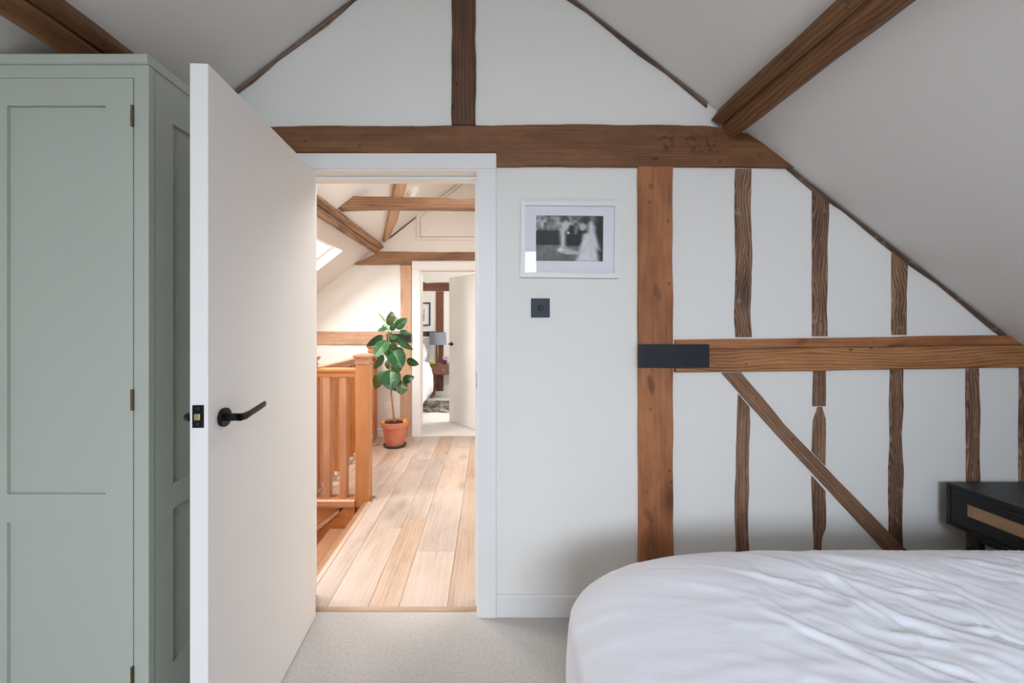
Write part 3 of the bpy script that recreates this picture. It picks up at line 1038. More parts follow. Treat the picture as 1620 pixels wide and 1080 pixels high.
def wedding(u, v):
    """grey tones of the print; u 0..1 left-right, v 0..1 top-bottom"""
    n = vnoise(u * 9, v * 7, 3)
    n2 = vnoise(u * 22, v * 16, 5)
    val = 0.30 + 0.0 * u
    val = np.where(v < 0.36, 0.34 + 0.40 * n * n2 + 0.15 * n2, val)
    val = np.where((v >= 0.33) & (v < 0.66), 0.10 + 0.10 * n, val)
    val = np.where(v >= 0.66, 0.42 - 0.10 * (v - 0.66) + 0.05 * n2, val)

    def ell(cx, cy, rx, ry, tone, soft=0.35):
        nonlocal val
        d = np.sqrt(((u - cx) / rx) ** 2 + ((v - cy) / ry) ** 2)
        a = np.clip((1 + soft - d) / (2 * soft), 0, 1)
        val = val * (1 - a) + tone * a

    def tri(pts, tone, soft=0.035):
        nonlocal val
        a = np.ones_like(u)
        for i in range(len(pts)):
            (x0, y0), (x1, y1) = pts[i], pts[(i + 1) % len(pts)]
            nx, ny = -(y1 - y0), (x1 - x0)
            L = math.hypot(nx, ny)
            d = ((u - x0) * nx + (v - y0) * ny) / L
            a = np.minimum(a, np.clip(0.5 + d / (2 * soft), 0, 1))
        val = val * (1 - a) + tone * a
    tri([(0.88, 0.0), (1.01, 0.0), (1.01, 1.01), (0.90, 1.01)], 0.18)
    tri([(0.46, 0.22), (0.64, 0.22), (0.68, 0.66), (0.44, 0.66)], 0.10)      # dark suit
    ell(0.56, 0.45, 0.14, 0.16, 0.10)
    ell(0.43, 0.09, 0.07, 0.08, 0.28)
    ell(0.44, 0.22, 0.055, 0.11, 0.80)                                        # pale face
    tri([(0.35, 0.28), (0.44, 0.28), (0.44, 0.70), (0.37, 0.72)], 0.82)       # pale sleeve
    ell(0.38, 0.76, 0.06, 0.05, 0.85)
    ell(0.73, 0.10, 0.075, 0.09, 0.24)                                        # dark hair
    ell(0.69, 0.24, 0.05, 0.08, 0.72)
    tri([(0.80, 0.14), (0.84, 0.14), (0.95, 0.75), (0.74, 0.60)], 0.84)       # veil
    tri([(0.70, 0.40), (0.86, 0.34), (0.94, 1.01), (0.60, 1.01)], 0.84)       # gown
    ell(0.52, 0.82, 0.12, 0.035, 0.72)
    ell(0.48, 0.38, 0.02, 0.03, 0.85)
    tri([(0.585, 0.24), (0.62, 0.24), (0.60, 0.40), (0.58, 0.40)], 0.70)
    tri([(0.45, 0.70), (0.60, 0.78), (0.64, 0.84), (0.40, 0.80)], 0.74)
    ell(0.62, 0.52, 0.05, 0.10, 0.12)
    val = val * (0.95 + 0.1 * n2)
    return np.clip(val, 0.02, 0.9)


def print_grid(name, x0, x1, z0, z1, d, parent, fn, nx=84, nz=56, place=pp):
    us = np.linspace(0, 1, nx + 1)
    vs = np.linspace(0, 1, nz + 1)
    U, V = np.meshgrid(us, vs)
    mb = MB()
    vv = [place(x0 + (x1 - x0) * u, z1 + (z0 - z1) * v, d) for u, v in zip(U.ravel(), V.ravel())]
    ff = [(j * (nx + 1) + i, (j + 1) * (nx + 1) + i, (j + 1) * (nx + 1) + i + 1, j * (nx + 1) + i + 1) for j in range(nz) for i in range(nx)]
    mb.add(vv, ff)
    o = mb.build(name, printmat(name + '_ink'), parent, fix=False)
    ca_ = o.data.color_attributes.new('print', 'FLOAT_COLOR', 'POINT')
    t_ = fn(U, V).ravel() ** 2.2
    cols = np.stack([t_ * 1.0, t_ * 0.97, t_ * 0.97, np.ones_like(t_)], 1).ravel()
    ca_.data.foreach_set('color', cols.astype(np.float32))
    return o


print_grid('photograph', -52.5 / 352, 53 / 352, -33.5 / 352, 38 / 352, 0.0105, pic, wedding)
ring = MB()
sw0, sw1 = W(840, 472, WALL), W(869.5, 502, WALL)
swc = (sw0 + sw1) / 2
sw = MB().box(sw0.x, sw1.x, WALL - 0.007, WALL - 0.0006, sw1.z, sw0.z).build('dimmer_switch', M['switchm'], bevel=0.0012)
tag(sw, 'square dark metal dimmer switch on the wall below the wedding picture', 'switch')


def yknob(c, rings_, mat, name, parent, n=24, smooth=True):
    mb = MB()
    mb.rings([[Vector((c.x + r * math.cos(k * 2 * math.pi / n), c.y - d, c.z + r * math.sin(k * 2 * math.pi / n))) for k in range(n)] for r, d in rings_])
    return mb.build(name, mat, parent, smooth=smooth, angle=40)


kb = yknob(Vector((swc.x, WALL - 0.007, swc.z)), [(0.0115, 0), (0.0112, 0.012), (0.0095, 0.0135)], M['black'], 'knob', sw)
yknob(Vector((swc.x, WALL - 0.0205, swc.z)), [(0.0055, 0), (0.005, 0.001)], M['switchm'], 'knob_cap', kb)

# ------------------------------------------------------------------ bed
bed = empty('bed', (1.25, 0.53, 0), 'bed with rumpled white cotton duvet', 'bed')
MB().box(0.28, 2.30, -0.18, 1.22, 0.14, 0.32).build('bed_base', M['linen'], bed, bevel=0.02)
MB().box(0.27, 2.30, -0.19, 1.23, 0.321, 0.50).build('mattress', M['mattress'], bed, bevel=0.05)
for x in (0.36, 2.2):
    for y in (-0.1, 1.14):
        MB().lathe([(0.022, 0), (0.03, 0.14)], (x, y, 0.0), 12).build('leg', M['blackwood'], bed)
MB().box(2.305, 2.38, -0.24, 1.28, 0.10, 1.05).build('headboard', M['linen'], bed, bevel=0.03)

ZT = 0.635
bx0, bx1, by0, by1 = 0.215, 2.295, -0.26, 1.325   # outline of the draped duvet
RC = 0.27                                          # plan corner radius and shoulder


def on_top(px, py):
    Y = (EYE - ZT) * F / (py - VY)
    return ((px - VX) / F * Y, Y)


def c6(x, y):
    return on_top(880 + x / 2.189, 840 + y / 2.189)


folds = [([(815, 72), (900, 128), (1000, 188), (1100, 256), (1190, 303), (1300, 345), (1420, 395)], 0.016, 0.020),
         ([(1060, 108), (1200, 148), (1350, 200), (1480, 262), (1620, 305)], 0.013, 0.015),
         ([(690, 262), (850, 335), (1000, 398), (1130, 468), (1240, 524)], 0.013, 0.020),
         ([(950, 82), (1150, 112), (1300, 168), (1430, 232), (1560, 300)], 0.012, 0.014),
         ([(1200, 300), (1350, 352), (1500, 402), (1640, 445)], 0.014, 0.018),
         ([(1290, 88), (1450, 108), (1640, 155)], 0.013, 0.016),
         ([(1180, 100), (1330, 185), (1480, 320), (1600, 440)], 0.009, 0.012),
         ([(600, 128), (760, 170), (900, 180), (1010, 240)], 0.006, 0.018),
         ([(1000, 228), (1150, 300), (1210, 350)], 0.012, 0.014),
         ([(1130, 205), (1280, 215), (1420, 250), (1620, 380)], 0.010, 0.013),
         ([(1420, 430), (1530, 470), (1640, 520)], 0.012, 0.018),
         ([(1240, 440), (1400, 480), (1500, 530)], 0.009, 0.016),
         ([(1330, 250), (1460, 300), (1560, 370)], 0.010, 0.012),
         ([(1400, 340), (1500, 352), (1640, 400)], 0.010, 0.014),
         ([(1090, 420), (1220, 450), (1330, 510)], 0.009, 0.013),
         ([(880, 95), (960, 110), (1060, 165)], 0.007, 0.012)]


def duvet():
    nx, ny = 420, 330
    drop = 0.34
    SX = 1.75                                      # the foot end slopes off more gently than the sides
    ax0, ax1, ay0, ay1 = bx0 + RC * SX, bx1 - 0.05, by0 + RC, by1 - RC
    us = np.linspace(ax0 - (RC * 1.05 + drop) * SX, ax1 + 0.05, nx)
    vs = np.linspace(ay0 - RC * 1.05 - drop, ay1 + RC * 1.05 + drop, ny)
    U, V = np.meshgrid(us, vs)
    qx = np.clip(U, ax0, ax1)
    qy = np.clip(V, ay0, ay1)
    ex, ey = (U - qx) / SX, V - qy
    U = qx + (U - qx) / SX
    t = np.sqrt(ex * ex + ey * ey)
    nxv = np.where(t > 1e-9, ex / np.maximum(t, 1e-9), 0)
    nyv = np.where(t > 1e-9, ey / np.maximum(t, 1e-9), 0)
    tmax = RC * 1.05 + drop
    # squeeze the square corners of the sheet on to the rounded plan
    lim = tmax / np.maximum(np.maximum(np.abs(nxv), np.abs(nyv)), 1e-6)
    t = np.where(t > 1e-9, t * tmax / np.maximum(lim, 1e-6), 0)
    arc = RC * 1.05
    RV = 0.13                                      # height of the shoulder
    k = np.clip(t / arc, 0, 1)
    th = k ** 1.25 * math.pi / 2
    hor = RC * np.sin(th)
    z = ZT - RV * (1 - np.cos(th)) - np.clip(t - arc, 0, None)
    side = np.clip((t - arc) / drop, 0, 1)
    ang = np.arctan2(ey, ex)
    along = qx * 3.0 - qy * 3.0 + ang * 0.9
    hor = hor + side * (0.010 + 0.016 * np.sin(along * 5.2) + 0.008 * np.sin(along * 11.3 + 1)) - side * side * 0.02
    X = qx + nxv * (hor + (SX - 1) * RC * np.sin(th))
    Y = qy + nyv * hor
    # puffiness and folds, measured along the surface
    h = 0.010 * (vnoise(U * 2.3 + 4, V * 2.3, 1) - 0.5)
    wx = U + 0.10 * (vnoise(U * 3, V * 3, 8) - 0.5)
    wy = V + 0.10 * (vnoise(U * 3 + 9, V * 3, 9) - 0.5)
    right = np.clip((X - 0.45) / 0.9, 0, 1)
    for f, a, sd, rot in ((9, 0.006, 11, 0.75), (16, 0.0060, 12, 0.50), (28, 0.0040, 13, 0.85), (50, 0.0016, 14, 0.55)):
        c, s = math.cos(rot), math.sin(rot)
        p = (wx * c - wy * s) * f * 0.35
        q = (wx * s + wy * c) * f
        n = 1 - np.abs(2 * vnoise(p, q, sd) - 1)
        h += a * (n ** 3) * (0.22 + 2.2 * right)
    n = vnoise(wx * 7, wy * 38, 21)
    h += 0.0034 * (n - 0.5) * (1 - 0.4 * right)
    for pts, amp, wid in folds:
        amp, wid = amp * 0.55, wid * 0.52
        pts = [c6(*p) for p in pts]
        best = np.full(U.shape, 9.0)
        par = np.zeros(U.shape)
        sgn = np.zeros(U.shape)
        n_ = len(pts) - 1
        for i in range(n_):
            (x0, y0), (x1, y1) = pts[i], pts[i + 1]
            dx, dy = x1 - x0, y1 - y0
            L2 = dx * dx + dy * dy
            tt = np.clip(((X - x0) * dx + (Y - y0) * dy) / L2, 0, 1)
            ddx, ddy = X - x0 - tt * dx, Y - y0 - tt * dy
            d = np.sqrt(ddx ** 2 + ddy ** 2)
            m = d < best
            best = np.where(m, d, best)
            par = np.where(m, (i + tt) / n_, par)
            sgn = np.where(m, np.sign(dx * ddy - dy * ddx), sgn)
        env = np.clip(np.minimum(par, 1 - par) * 5 + 0.15, 0, 1) * (0.7 + 0.6 * vnoise(X * 9, Y * 9, 33))
        w = wid * np.where(sgn > 0, 0.75, 1.35)
        h += amp * env * np.exp(-(best / w) ** 2)
        h -= amp * 0.45 * env * np.exp(-((best - wid * 1.9) / (wid * 0.9)) ** 2) * (sgn < 0)
    h = 0.017 * np.tanh(h / 0.017)
    top = np.cos(np.clip(th, 0, math.pi / 2))
    Z = z + h * top
    X = X + nxv * h * (1 - top)
    Y = Y + nyv * h * (1 - top)
    me = bpy.data.meshes.new('duvet')
    o0 = origin(bed)
    co = np.stack([X - o0.x, Y - o0.y, Z - o0.z], -1).reshape(-1, 3)
    idx = np.arange(nx * ny).reshape(ny, nx)
    quads = np.stack([idx[:-1, :-1], idx[:-1, 1:], idx[1:, 1:], idx[1:, :-1]], -1).reshape(-1, 4)
    me.from_pydata(co.tolist(), [], quads.tolist())
    me.polygons.foreach_set('use_smooth', [True] * len(me.polygons))
    me.materials.append(M['duvet'])
    o = bpy.data.objects.new('duvet', me)
    COL.objects.link(o)
    o.parent = bed
    sm = o.modifiers.new('thickness', 'SOLIDIFY')
    sm.thickness = 0.006
    sm.offset = -1
    return o


duvet()['label'] = 'rumpled white cotton duvet'

# ------------------------------------------------------------------ black nightstand
NX0, NX1, NY0, NY1 = 2.0, 2.42, 1.385, 1.765
NZ1, NZ0 = 0.618, 0.437
ns = empty('nightstand', ((NX0 + NX1) / 2, (NY0 + NY1) / 2, 0), 'black nightstand with woven cane drawer front beside the bed', 'nightstand')


def canemat():
    m, nt, b = newmat('woven_cane')
    tc = nt.nodes.new('ShaderNodeTexCoord')
    outs = []
    for ax in ('Y', 'Z'):
        w = nt.nodes.new('ShaderNodeTexWave')
        w.bands_direction = ax
        w.inputs['Scale'].default_value = 65
        nt.links.new(tc.outputs['Object'], w.inputs['Vector'])
        outs.append(w)
    mx = nt.nodes.new('ShaderNodeMath')
    mx.operation = 'MAXIMUM'
    nt.links.new(outs[0].outputs['Fac'], mx.inputs[0])
    nt.links.new(outs[1].outputs['Fac'], mx.inputs[1])
    r = ramp(nt, [(0.55, lin((70, 48, 30))), (0.8, lin((186, 146, 104))), (1.0, lin((206, 170, 128)))])
    nt.links.new(mx.outputs[0], r.inputs['Fac'])
    nt.links.new(r.outputs['Color'], b.inputs['Base Color'])
    bp = nt.nodes.new('ShaderNodeBump')
    bp.inputs['Strength'].default_value = 0.6
    bp.inputs['Distance'].default_value = 0.002
    nt.links.new(mx.outputs[0], bp.inputs['Height'])
    nt.links.new(bp.outputs['Normal'], b.inputs['Normal'])
    b.inputs['Roughness'].default_value = 0.7
    return m


M['cane'] = canemat()
car = MB()
T = 0.014
car.box(NX0, NX1, NY0, NY1, NZ1 - T, NZ1)
car.box(NX0, NX1, NY0, NY1, NZ0, NZ0 + T)
car.box(NX0, NX1, NY0, NY0 + T, NZ0 + T, NZ1 - T)
car.box(NX0, NX1, NY1 - T, NY1, NZ0 + T, NZ1 - T)
car.box(NX1 - 0.01, NX1, NY0 + T, NY1 - T, NZ0 + T, NZ1 - T)
car.build('body', M['blackwood'], ns)
da, db, dza, dzb = NY0 + T + 0.002, NY1 - T - 0.002, NZ0 + T + 0.002, NZ1 - T - 0.002
ca0, ca1, cz0, cz1 = NY0 + 0.07, 1.693, 0.5035, 0.5545
drw = MB()
drw.box(NX0 + 0.002, NX0 + 0.020, da, ca0, dza, dzb)
drw.box(NX0 + 0.002, NX0 + 0.020, ca1, db, dza, dzb)
drw.box(NX0 + 0.002, NX0 + 0.020, ca0, ca1, dza, cz0)
drw.box(NX0 + 0.002, NX0 + 0.020, ca0, ca1, cz1, dzb)
dro = drw.build('drawer', M['blackwood'], ns)
MB().box(NX0 + 0.006, NX0 + 0.012, ca0, ca1, cz0, cz1).build('cane_panel', M['cane'], dro)
MB().box(NX0 - 0.012, NX0 + 0.002, 1.50, 1.60, dzb - 0.020, dzb - 0.010).build('handle', M['blackwood'], dro, bevel=0.003)
for x in (NX0 + 0.05, NX1 - 0.05):
    for y in (NY0 + 0.05, NY1 - 0.07):
        MB().lathe([(0.013, 0.0), (0.022, NZ0 - 0.001)], (x, y, 0.0), 14).build('leg', M['blackwood'], ns, smooth=True, angle=40)
MB().box(NX0 + 0.04, NX1 - 0.04, NY0 + 0.035, NY1 - 0.055, NZ0 - 0.035, NZ0 - 0.0005).build('apron', M['blackwood'], ns)

# ------------------------------------------------------------------ landing: timbers
def ft(name, pairs, mat, label, cat='beam', Y=FAR, **kw):
    return wt(name, pairs, mat, label, cat, Y=Y, **kw)


ft('tie_beam', P2((560, 418, 566, 419), (602, 398, 600, 419), (633, 398.5, 633, 419), (633.3, 398.5, 633.3, 419.5), (651, 399, 651, 419.5), (651.3, 399, 651.3, 412), (700, 399, 700, 412), (800, 399, 800, 412)), M['hallbeam'],
   'horizontal tie beam above the far white door of the landing', proud=0.02)
ft('timber_post', P2((634, 420, 651, 420), (634, 691, 651, 691)), M['hallpale'],
   'pale timber post left of the far white door frame', cat='post', proud=0.02)
ft('wall_rail', P2((440, 524, 440, 545), (633, 524, 633, 545)), M['hallpale'],
   'pale horizontal rail on the far landing wall behind the plant', proud=0.016)
b0, b1 = W(613, 527.5, FAR), W(651, 541, FAR)
tag(MB().box(b0.x, b1.x, FAR - 0.034, FAR - 0.0265, b1.z, b0.z).build('iron_bracket', M['iron'], bevel=0.0015),
    'black iron bracket on the far landing post behind the rubber plant', 'bracket')
# collar beam in front of the slope
cy = 3.343
o = timber('collar_beam', [(W(558, 310, cy), W(533, 329.5, cy)), (W(590, 311, cy), W(590, 327.5, cy)), (W(690, 312, cy), W(690, 328, cy)), (W(725, 315, cy), W(725, 329, cy)), (W(745, 314.5, cy), W(745, 329, cy)), (W(772, 309, cy), W(772, 329, cy)), (W(900, 309, cy), W(900, 329, cy))],
           (0, -1, 0), 0.0, M['hallbeam'], embed=0.10, jit=0.002)
tag(o, 'hewn collar beam spanning the landing ceiling seen through the doorway', 'beam')
# wind brace lying in the slope between purlin and ridge
N_L = Vector((RS, 0, -1)).normalized()


def on_left_slope(px, py, lift=0.0):
    a = (px - VX) / F
    c = (VY - py) / F
    Y = (RZ - EYE - RS * RX) / (c - RS * a)
    return W(px, py, Y) + N_L * lift


pairs = []
for (ax_, ay_), (bx_, by_) in (((604.5, 380), (613, 373)), ((612, 345), (626, 345)), ((622.5, 289), (640, 289)), ((626, 268), (646, 268))):
    pairs.append((on_left_slope(ax_, ay_, 0.001), on_left_slope(bx_, by_, 0.001)))
tag(timber('wind_brace', pairs, N_L, 0.035, M['hallpale'], jit=0.002),
    'slanting wind brace against the landing ceiling crossing behind the collar beam', 'brace')
ft('rafter_edge', P2((615, 374, 616, 378), (636, 358, 637, 362), (657, 341, 658, 345)), M['batten'], 'short dark rafter edge on the far landing gable', proud=0.01, jit=0.0012, ch=0.002)
# loft hatch on the far gable
hx0 = 664
hb = [(hx0, 376), (hx0, 343), (757, 271), (850, 343), (850, 376)]


def fp(px, py, Y=FAR):
    p = W(px, py, Y)
    return (p.x, p.z)


htc = empty('loft_hatch', W(757, 378, FAR), 'white loft hatch panel on the far gable above the tie beam', 'hatch')
outer = [(660, 380), (660, 342), (757, 267.5), (854, 342), (854, 380)]
for i in range(5):
    q = [fp(*hb[i]), fp(*hb[(i + 1) % 5]), fp(*outer[(i + 1) % 5]), fp(*outer[i])]
    MB().prism(q, FAR - 0.020, FAR - 0.0008).build('hatch_frame', M['plaster'], htc)
inn = [(666, 374.4), (666, 345.2), (757, 274.2), (848, 345.2), (848, 374.4)]
MB().prism([fp(*p) for p in inn], FAR - 0.020, FAR - 0.0008).build('hatch_panel', M['plaster'], htc)
yknob(W(673, 366, FAR - 0.021), [(0.012, 0), (0.012, 0.008), (0.009, 0.010)], M['white'], 'catch', htc)
# smoke detector on the slope
sc_ = on_left_slope(652, 302)
q = N_L.to_track_quat('Z', 'Y').to_matrix()
mb = MB()
mb.rings([[sc_ + q @ Vector((r * math.cos(k * 0.2618), r * math.sin(k * 0.2618), d)) for k in range(24)] for r, d in
          ((0.070, 0.001), (0.070, 0.014), (0.062, 0.016), (0.062, 0.020), (0.056, 0.036), (0.030, 0.044), (0.029, 0.041), (0.010, 0.043))])
tag(mb.build('smoke_detector', M['socket'], smooth=True, angle=30), 'round white smoke detector on the landing ceiling above the collar beam', 'smoke detector')

# windows: frames and panes set in the openings
def roof_window(name, key, label):
    sd, y0, y1, x0, x1 = ROOFW[key]
    n = -(SLOPE_L if sd == 'L' else SLOPE_R)     # outward
    e = empty(name, Vector(((x0 + x1) / 2, (y0 + y1) / 2, roofz((x0 + x1) / 2))), label, kind='structure')

    def P(x, y, d):
        return Vector((x, y, roofz(x))) + n * d

    def bar(xa, xb, ya, yb, d0, d1):
        m = MB()
        m.add([P(xa, ya, d0), P(xb, ya, d0), P(xb, yb, d0), P(xa, yb, d0), P(xa, ya, d1), P(xb, ya, d1), P(xb, yb, d1), P(xa, yb, d1)],
              [(0, 3, 2, 1), (4, 5, 6, 7), (0, 1, 5, 4), (1, 2, 6, 5), (2, 3, 7, 6), (3, 0, 4, 7)])
        return m
    f = 0.045
    for a in ((x0, x0 + f, y0, y1), (x1 - f, x1, y0, y1), (x0 + f, x1 - f, y0, y0 + f), (x0 + f, x1 - f, y1 - f, y1)):
        bar(*a, 0.09, 0.15).build('window_frame', M['white'], e)
    bar(x0 + f, x1 - f, y0 + f, y1 - f, 0.118, 0.122).build('glass_pane', M['glass'], e)
    xt = x1 - f if abs(x1 - RX) < abs(x0 - RX) else x0 + f
    b_ = MB()
    b_.tube([P(xt, y0 + 0.1, 0.085), P(xt, y1 - 0.1, 0.085)], 0.009, 10)
    b_.build('handle_bar', M['socket'], e, smooth=True)
    return e


roof_window('window_1', 'hall_left', 'bright roof window in the landing ceiling beside the purlin')
roof_window('window_6_added', 'hall_left_added', 'unseen roof window added to light the landing, hidden by the open door')
roof_window('window_2_added', 'hall_right_added', 'roof window added to brighten the landing, out of view')
roof_window('window_3', 'bed_right', 'roof window behind the viewer above the bed')
roof_window('window_4_added', 'far_right_added', 'unseen roof window added to light the bedroom beyond')
gw = empty('window_5', ((gx0 + gx1) / 2, BACK, gz0), 'gable window behind the viewer', kind='structure')
f = 0.05
for a in ((gx0, gx0 + f, gz0, gz1), (gx1 - f, gx1, gz0, gz1), (gx0 + f, gx1 - f, gz0, gz0 + f), (gx0 + f, gx1 - f, gz1 - f, gz1),
          ((gx0 + gx1) / 2 - 0.025, (gx0 + gx1) / 2 + 0.025, gz0 + f, gz1 - f)):
    MB().box(a[0], a[1], BACK - 0.10, BACK - 0.04, a[2], a[3]).build('window_frame', M['white'], gw)
for a in ((gx0 + f, (gx0 + gx1) / 2 - 0.025), ((gx0 + gx1) / 2 + 0.025, gx1 - f)):
    MB().box(a[0], a[1], BACK - 0.072, BACK - 0.068, gz0 + f, gz1 - f).build('glass_pane', M['glass'], gw)
MB().box(gx0 - 0.03, gx1 + 0.03, BACK - 0.04, BACK + 0.05, gz0 - 0.025, gz0).build('window_sill', M['white'], gw, bevel=0.004)

# ------------------------------------------------------------------ landing: far door, skirting, socket
t = empty('trim_3', ((FL + FRT) / 2, FAR, 0), 'white architrave and lining around the far doorway', kind='structure')
FA = 0.096
MB().box(FL - FA, FL, FAR - 0.018, FAR - 0.0005, 0.0, FH + 0.0005).build('side_architrave', M['white'], t, bevel=0.003)
MB().box(FRT, FRT + FA, FAR - 0.018, FAR - 0.0005, 0.0, FH + 0.0005).build('side_architrave', M['white'], t, bevel=0.003)
MB().box(FL - FA, FRT + FA, FAR - 0.018, FAR - 0.0005, FH + 0.001, FH + FA).build('head_architrave', M['white'], t, bevel=0.003)
MB().box(FL - 0.002, FL + 0.008, FAR - 0.006, FARB + 0.01, 0.0, FH).build('side_lining', M['white'], t)
MB().box(FRT - 0.008, FRT + 0.002, FAR - 0.006, FARB + 0.01, 0.0, FH).build('side_lining', M['white'], t)
MB().box(FL, FRT, FAR - 0.006, FARB + 0.01, FH - 0.008, FH + 0.002).build('head_lining', M['white'], t)
baseboard('baseboard_far', XL + 0.2, W(633.5, 0, FAR).x - 0.001, FAR - 0.0005, h=0.09)['label'] = 'white baseboard of the far landing wall behind the pot'
door2 = empty('door_2', (-0.068, 4.905, 0), 'white flush door of the far bedroom standing half open', kind='structure')
h2 = Vector((-0.068, 4.905, 0))
v2 = (Vector((-0.547, 5.39, 0)) - Vector((-0.156, 4.90, 0))).normalized()
n2 = Vector((v2.y, -v2.x, 0))
if n2.x < 0:
    n2 = -n2


def d2(u, t_, z):
    return h2 + v2 * u + n2 * t_ + Vector((0, 0, z))


m2 = MB()
m2.add([d2(0, 0, 0.01), d2(0.735, 0, 0.01), d2(0.735, 0.042, 0.01), d2(0, 0.042, 0.01), d2(0, 0, 1.945), d2(0.735, 0, 1.945), d2(0.735, 0.042, 1.945), d2(0, 0.042, 1.945)],
       [(0, 3, 2, 1), (4, 5, 6, 7), (0, 1, 5, 4), (1, 2, 6, 5), (2, 3, 7, 6), (3, 0, 4, 7)])
m2.build('door_leaf', M['doorpaint'], door2, bevel=0.002)
c2 = d2(0.675, 0, 1.055)
m2 = MB()
m2.rings([[c2 - n2 * d + (v2 * math.cos(k * 0.3927) + Vector((0, 0, 1)) * math.sin(k * 0.3927)) * r for k in range(16)] for r, d in ((0.026, 0), (0.026, 0.009), (0.012, 0.011), (0.010, 0.045))])
hd2 = m2.build('door_handle', M['black'], door2, smooth=True, angle=35)
MB().tube([c2 - n2 * 0.045 + v2 * 0.01, c2 - n2 * 0.052 - v2 * 0.03, c2 - n2 * 0.052 - v2 * 0.11], 0.008, 10).build('lever', M['black'], hd2, smooth=True)

s0, s1 = W(606, 636.5, FAR), W(626.5, 646.5, FAR)
so = MB().box(s0.x, s1.x, FAR - 0.010, FAR - 0.0006, s1.z, s0.z).build('wall_socket', M['socket'], bevel=0.002)
tag(so, 'white double wall socket low on the far wall behind the plant', 'socket')
for fx in (0.22, 0.5, 0.78):
    x = s0.x + (s1.x - s0.x) * fx
    MB().box(x - 0.010, x + 0.010, FAR - 0.0125, FAR - 0.010, s0.z - 0.028, s0.z - 0.010).build('rocker', M['socket'], so)

# ------------------------------------------------------------------ staircase and balustrade
YS = 3.0
st_ = empty('staircase', (-1.2, 2.5, LOW), 'varnished pine stairs leading down from the landing beside the floor edge', 'stairs')
MB().box(-0.886, EDGE - 0.0016, WALLB + 0.014, YS - 0.004, -0.030, 0.0).build('floor_edging', M['plank'], st_, bevel=0.002)
MB().prism([(-0.918, -0.034), (-0.8875, -0.034), (-0.8875, -0.004), (-0.912, -0.004), (-0.926, -0.012), (-0.926, -0.026)], WALLB + 0.014, YS - 0.004).build('nosing', M['stairtread'], st_)
for k in range(1, 8):
    x1 = -0.905 - 0.235 * (k - 1)
    x0 = x1 - 0.265
    z = -0.2 * k
    if x0 < XL + 0.02:
        break
    MB().box(x0, x1 - 0.0, WALLB + 0.014, YS - 0.002, z - 0.028, z).build('tread', M['stairtread'], st_, bevel=0.006)
    MB().box(x1 - 0.016, x1 - 0.001, WALLB + 0.014, YS - 0.002, z + 0.0005, z + 0.2 - 0.035).build('riser', M['stairy'], st_)
# string board along the far side of the flight, with a moulding on its upper edge
ys0, ys1 = YS + 0.0005, YS + 0.040


def strz(x):
    return 0.02 + (x + 0.98) * 0.84


MB().prism([(-0.99, -0.046), (-0.99, -0.60), (-2.2, -1.75), (-2.2, strz(-2.2)), (-1.06, strz(-1.06))], ys0, ys1).build('string_board', M['stairx'], st_)
mo = MB()
for (xa, xb) in ((-1.10, -2.2),):
    mo.add([Vector((x, y, strz(x) + dz)) for x in (xa, xb) for (y, dz) in ((ys0 - 0.022, 0.0005), (ys1, 0.0005), (ys1, 0.026), (ys0 - 0.022, 0.026))],
           [(0, 1, 2, 3), (4, 7, 6, 5), (0, 4, 5, 1), (1, 5, 6, 2), (2, 6, 7, 3), (3, 7, 4, 0)])
mo.build('string_moulding', M['hallpale'], st_)
MB().box(BX, -0.987, ys1 + 0.0006, 3.0455, -0.204, -0.0465).build('fascia', M['stairx'], st_)
MB().box(-2.3, -0.99, YS + 0.0415, YS + 0.060, -1.6, -0.2055).build('apron_board', M['stairx'], st_)

bal = empty('balustrade', (-1.15, 3.05, 0), 'varnished pine balustrade with square balusters around the stairwell', 'balustrade')
NA = (-0.985, -0.886, YS, YS + 0.10)


def newel(x0, x1, y0, y1, h, base=0.0):
    n_ = MB().box(x0, x1, y0, y1, base, h - 0.075).build('newel_post', M['stairz'], bal, bevel=0.003)
    c_ = MB()
    cx_, cy_ = (x0 + x1) / 2, (y0 + y1) / 2
    hw = (x1 - x0) / 2
    hd = (y1 - y0) / 2
    for e0, e1, z0_, z1_ in ((0.006, 0.006, h - 0.075, h - 0.064), (-0.002, -0.002, h - 0.064, h - 0.036), (0.004, 0.012, h - 0.036, h - 0.024), (0.014, 0.014, h - 0.024, h - 0.010), (0.012, -0.03, h - 0.010, h)):
        c_.rings([[Vector((cx_ + sx * (hw + e), cy_ + sy * (hd + e), z)) for sx, sy in ((-1, -1), (1, -1), (1, 1), (-1, 1))] for e, z in ((e0, z0_), (e1, z1_))])
    c_.build('newel_cap', M['stairx'], n_)


newel(*NA, 1.092, base=-0.045)
newel(-1.39, -1.30, YS + 0.005, YS + 0.095, 1.075, base=-0.045)
newel(-1.385, -1.295, FAR - 0.085, FAR - 0.015, 1.075, base=0.0)
rz0, rz1 = 0.918, 0.982
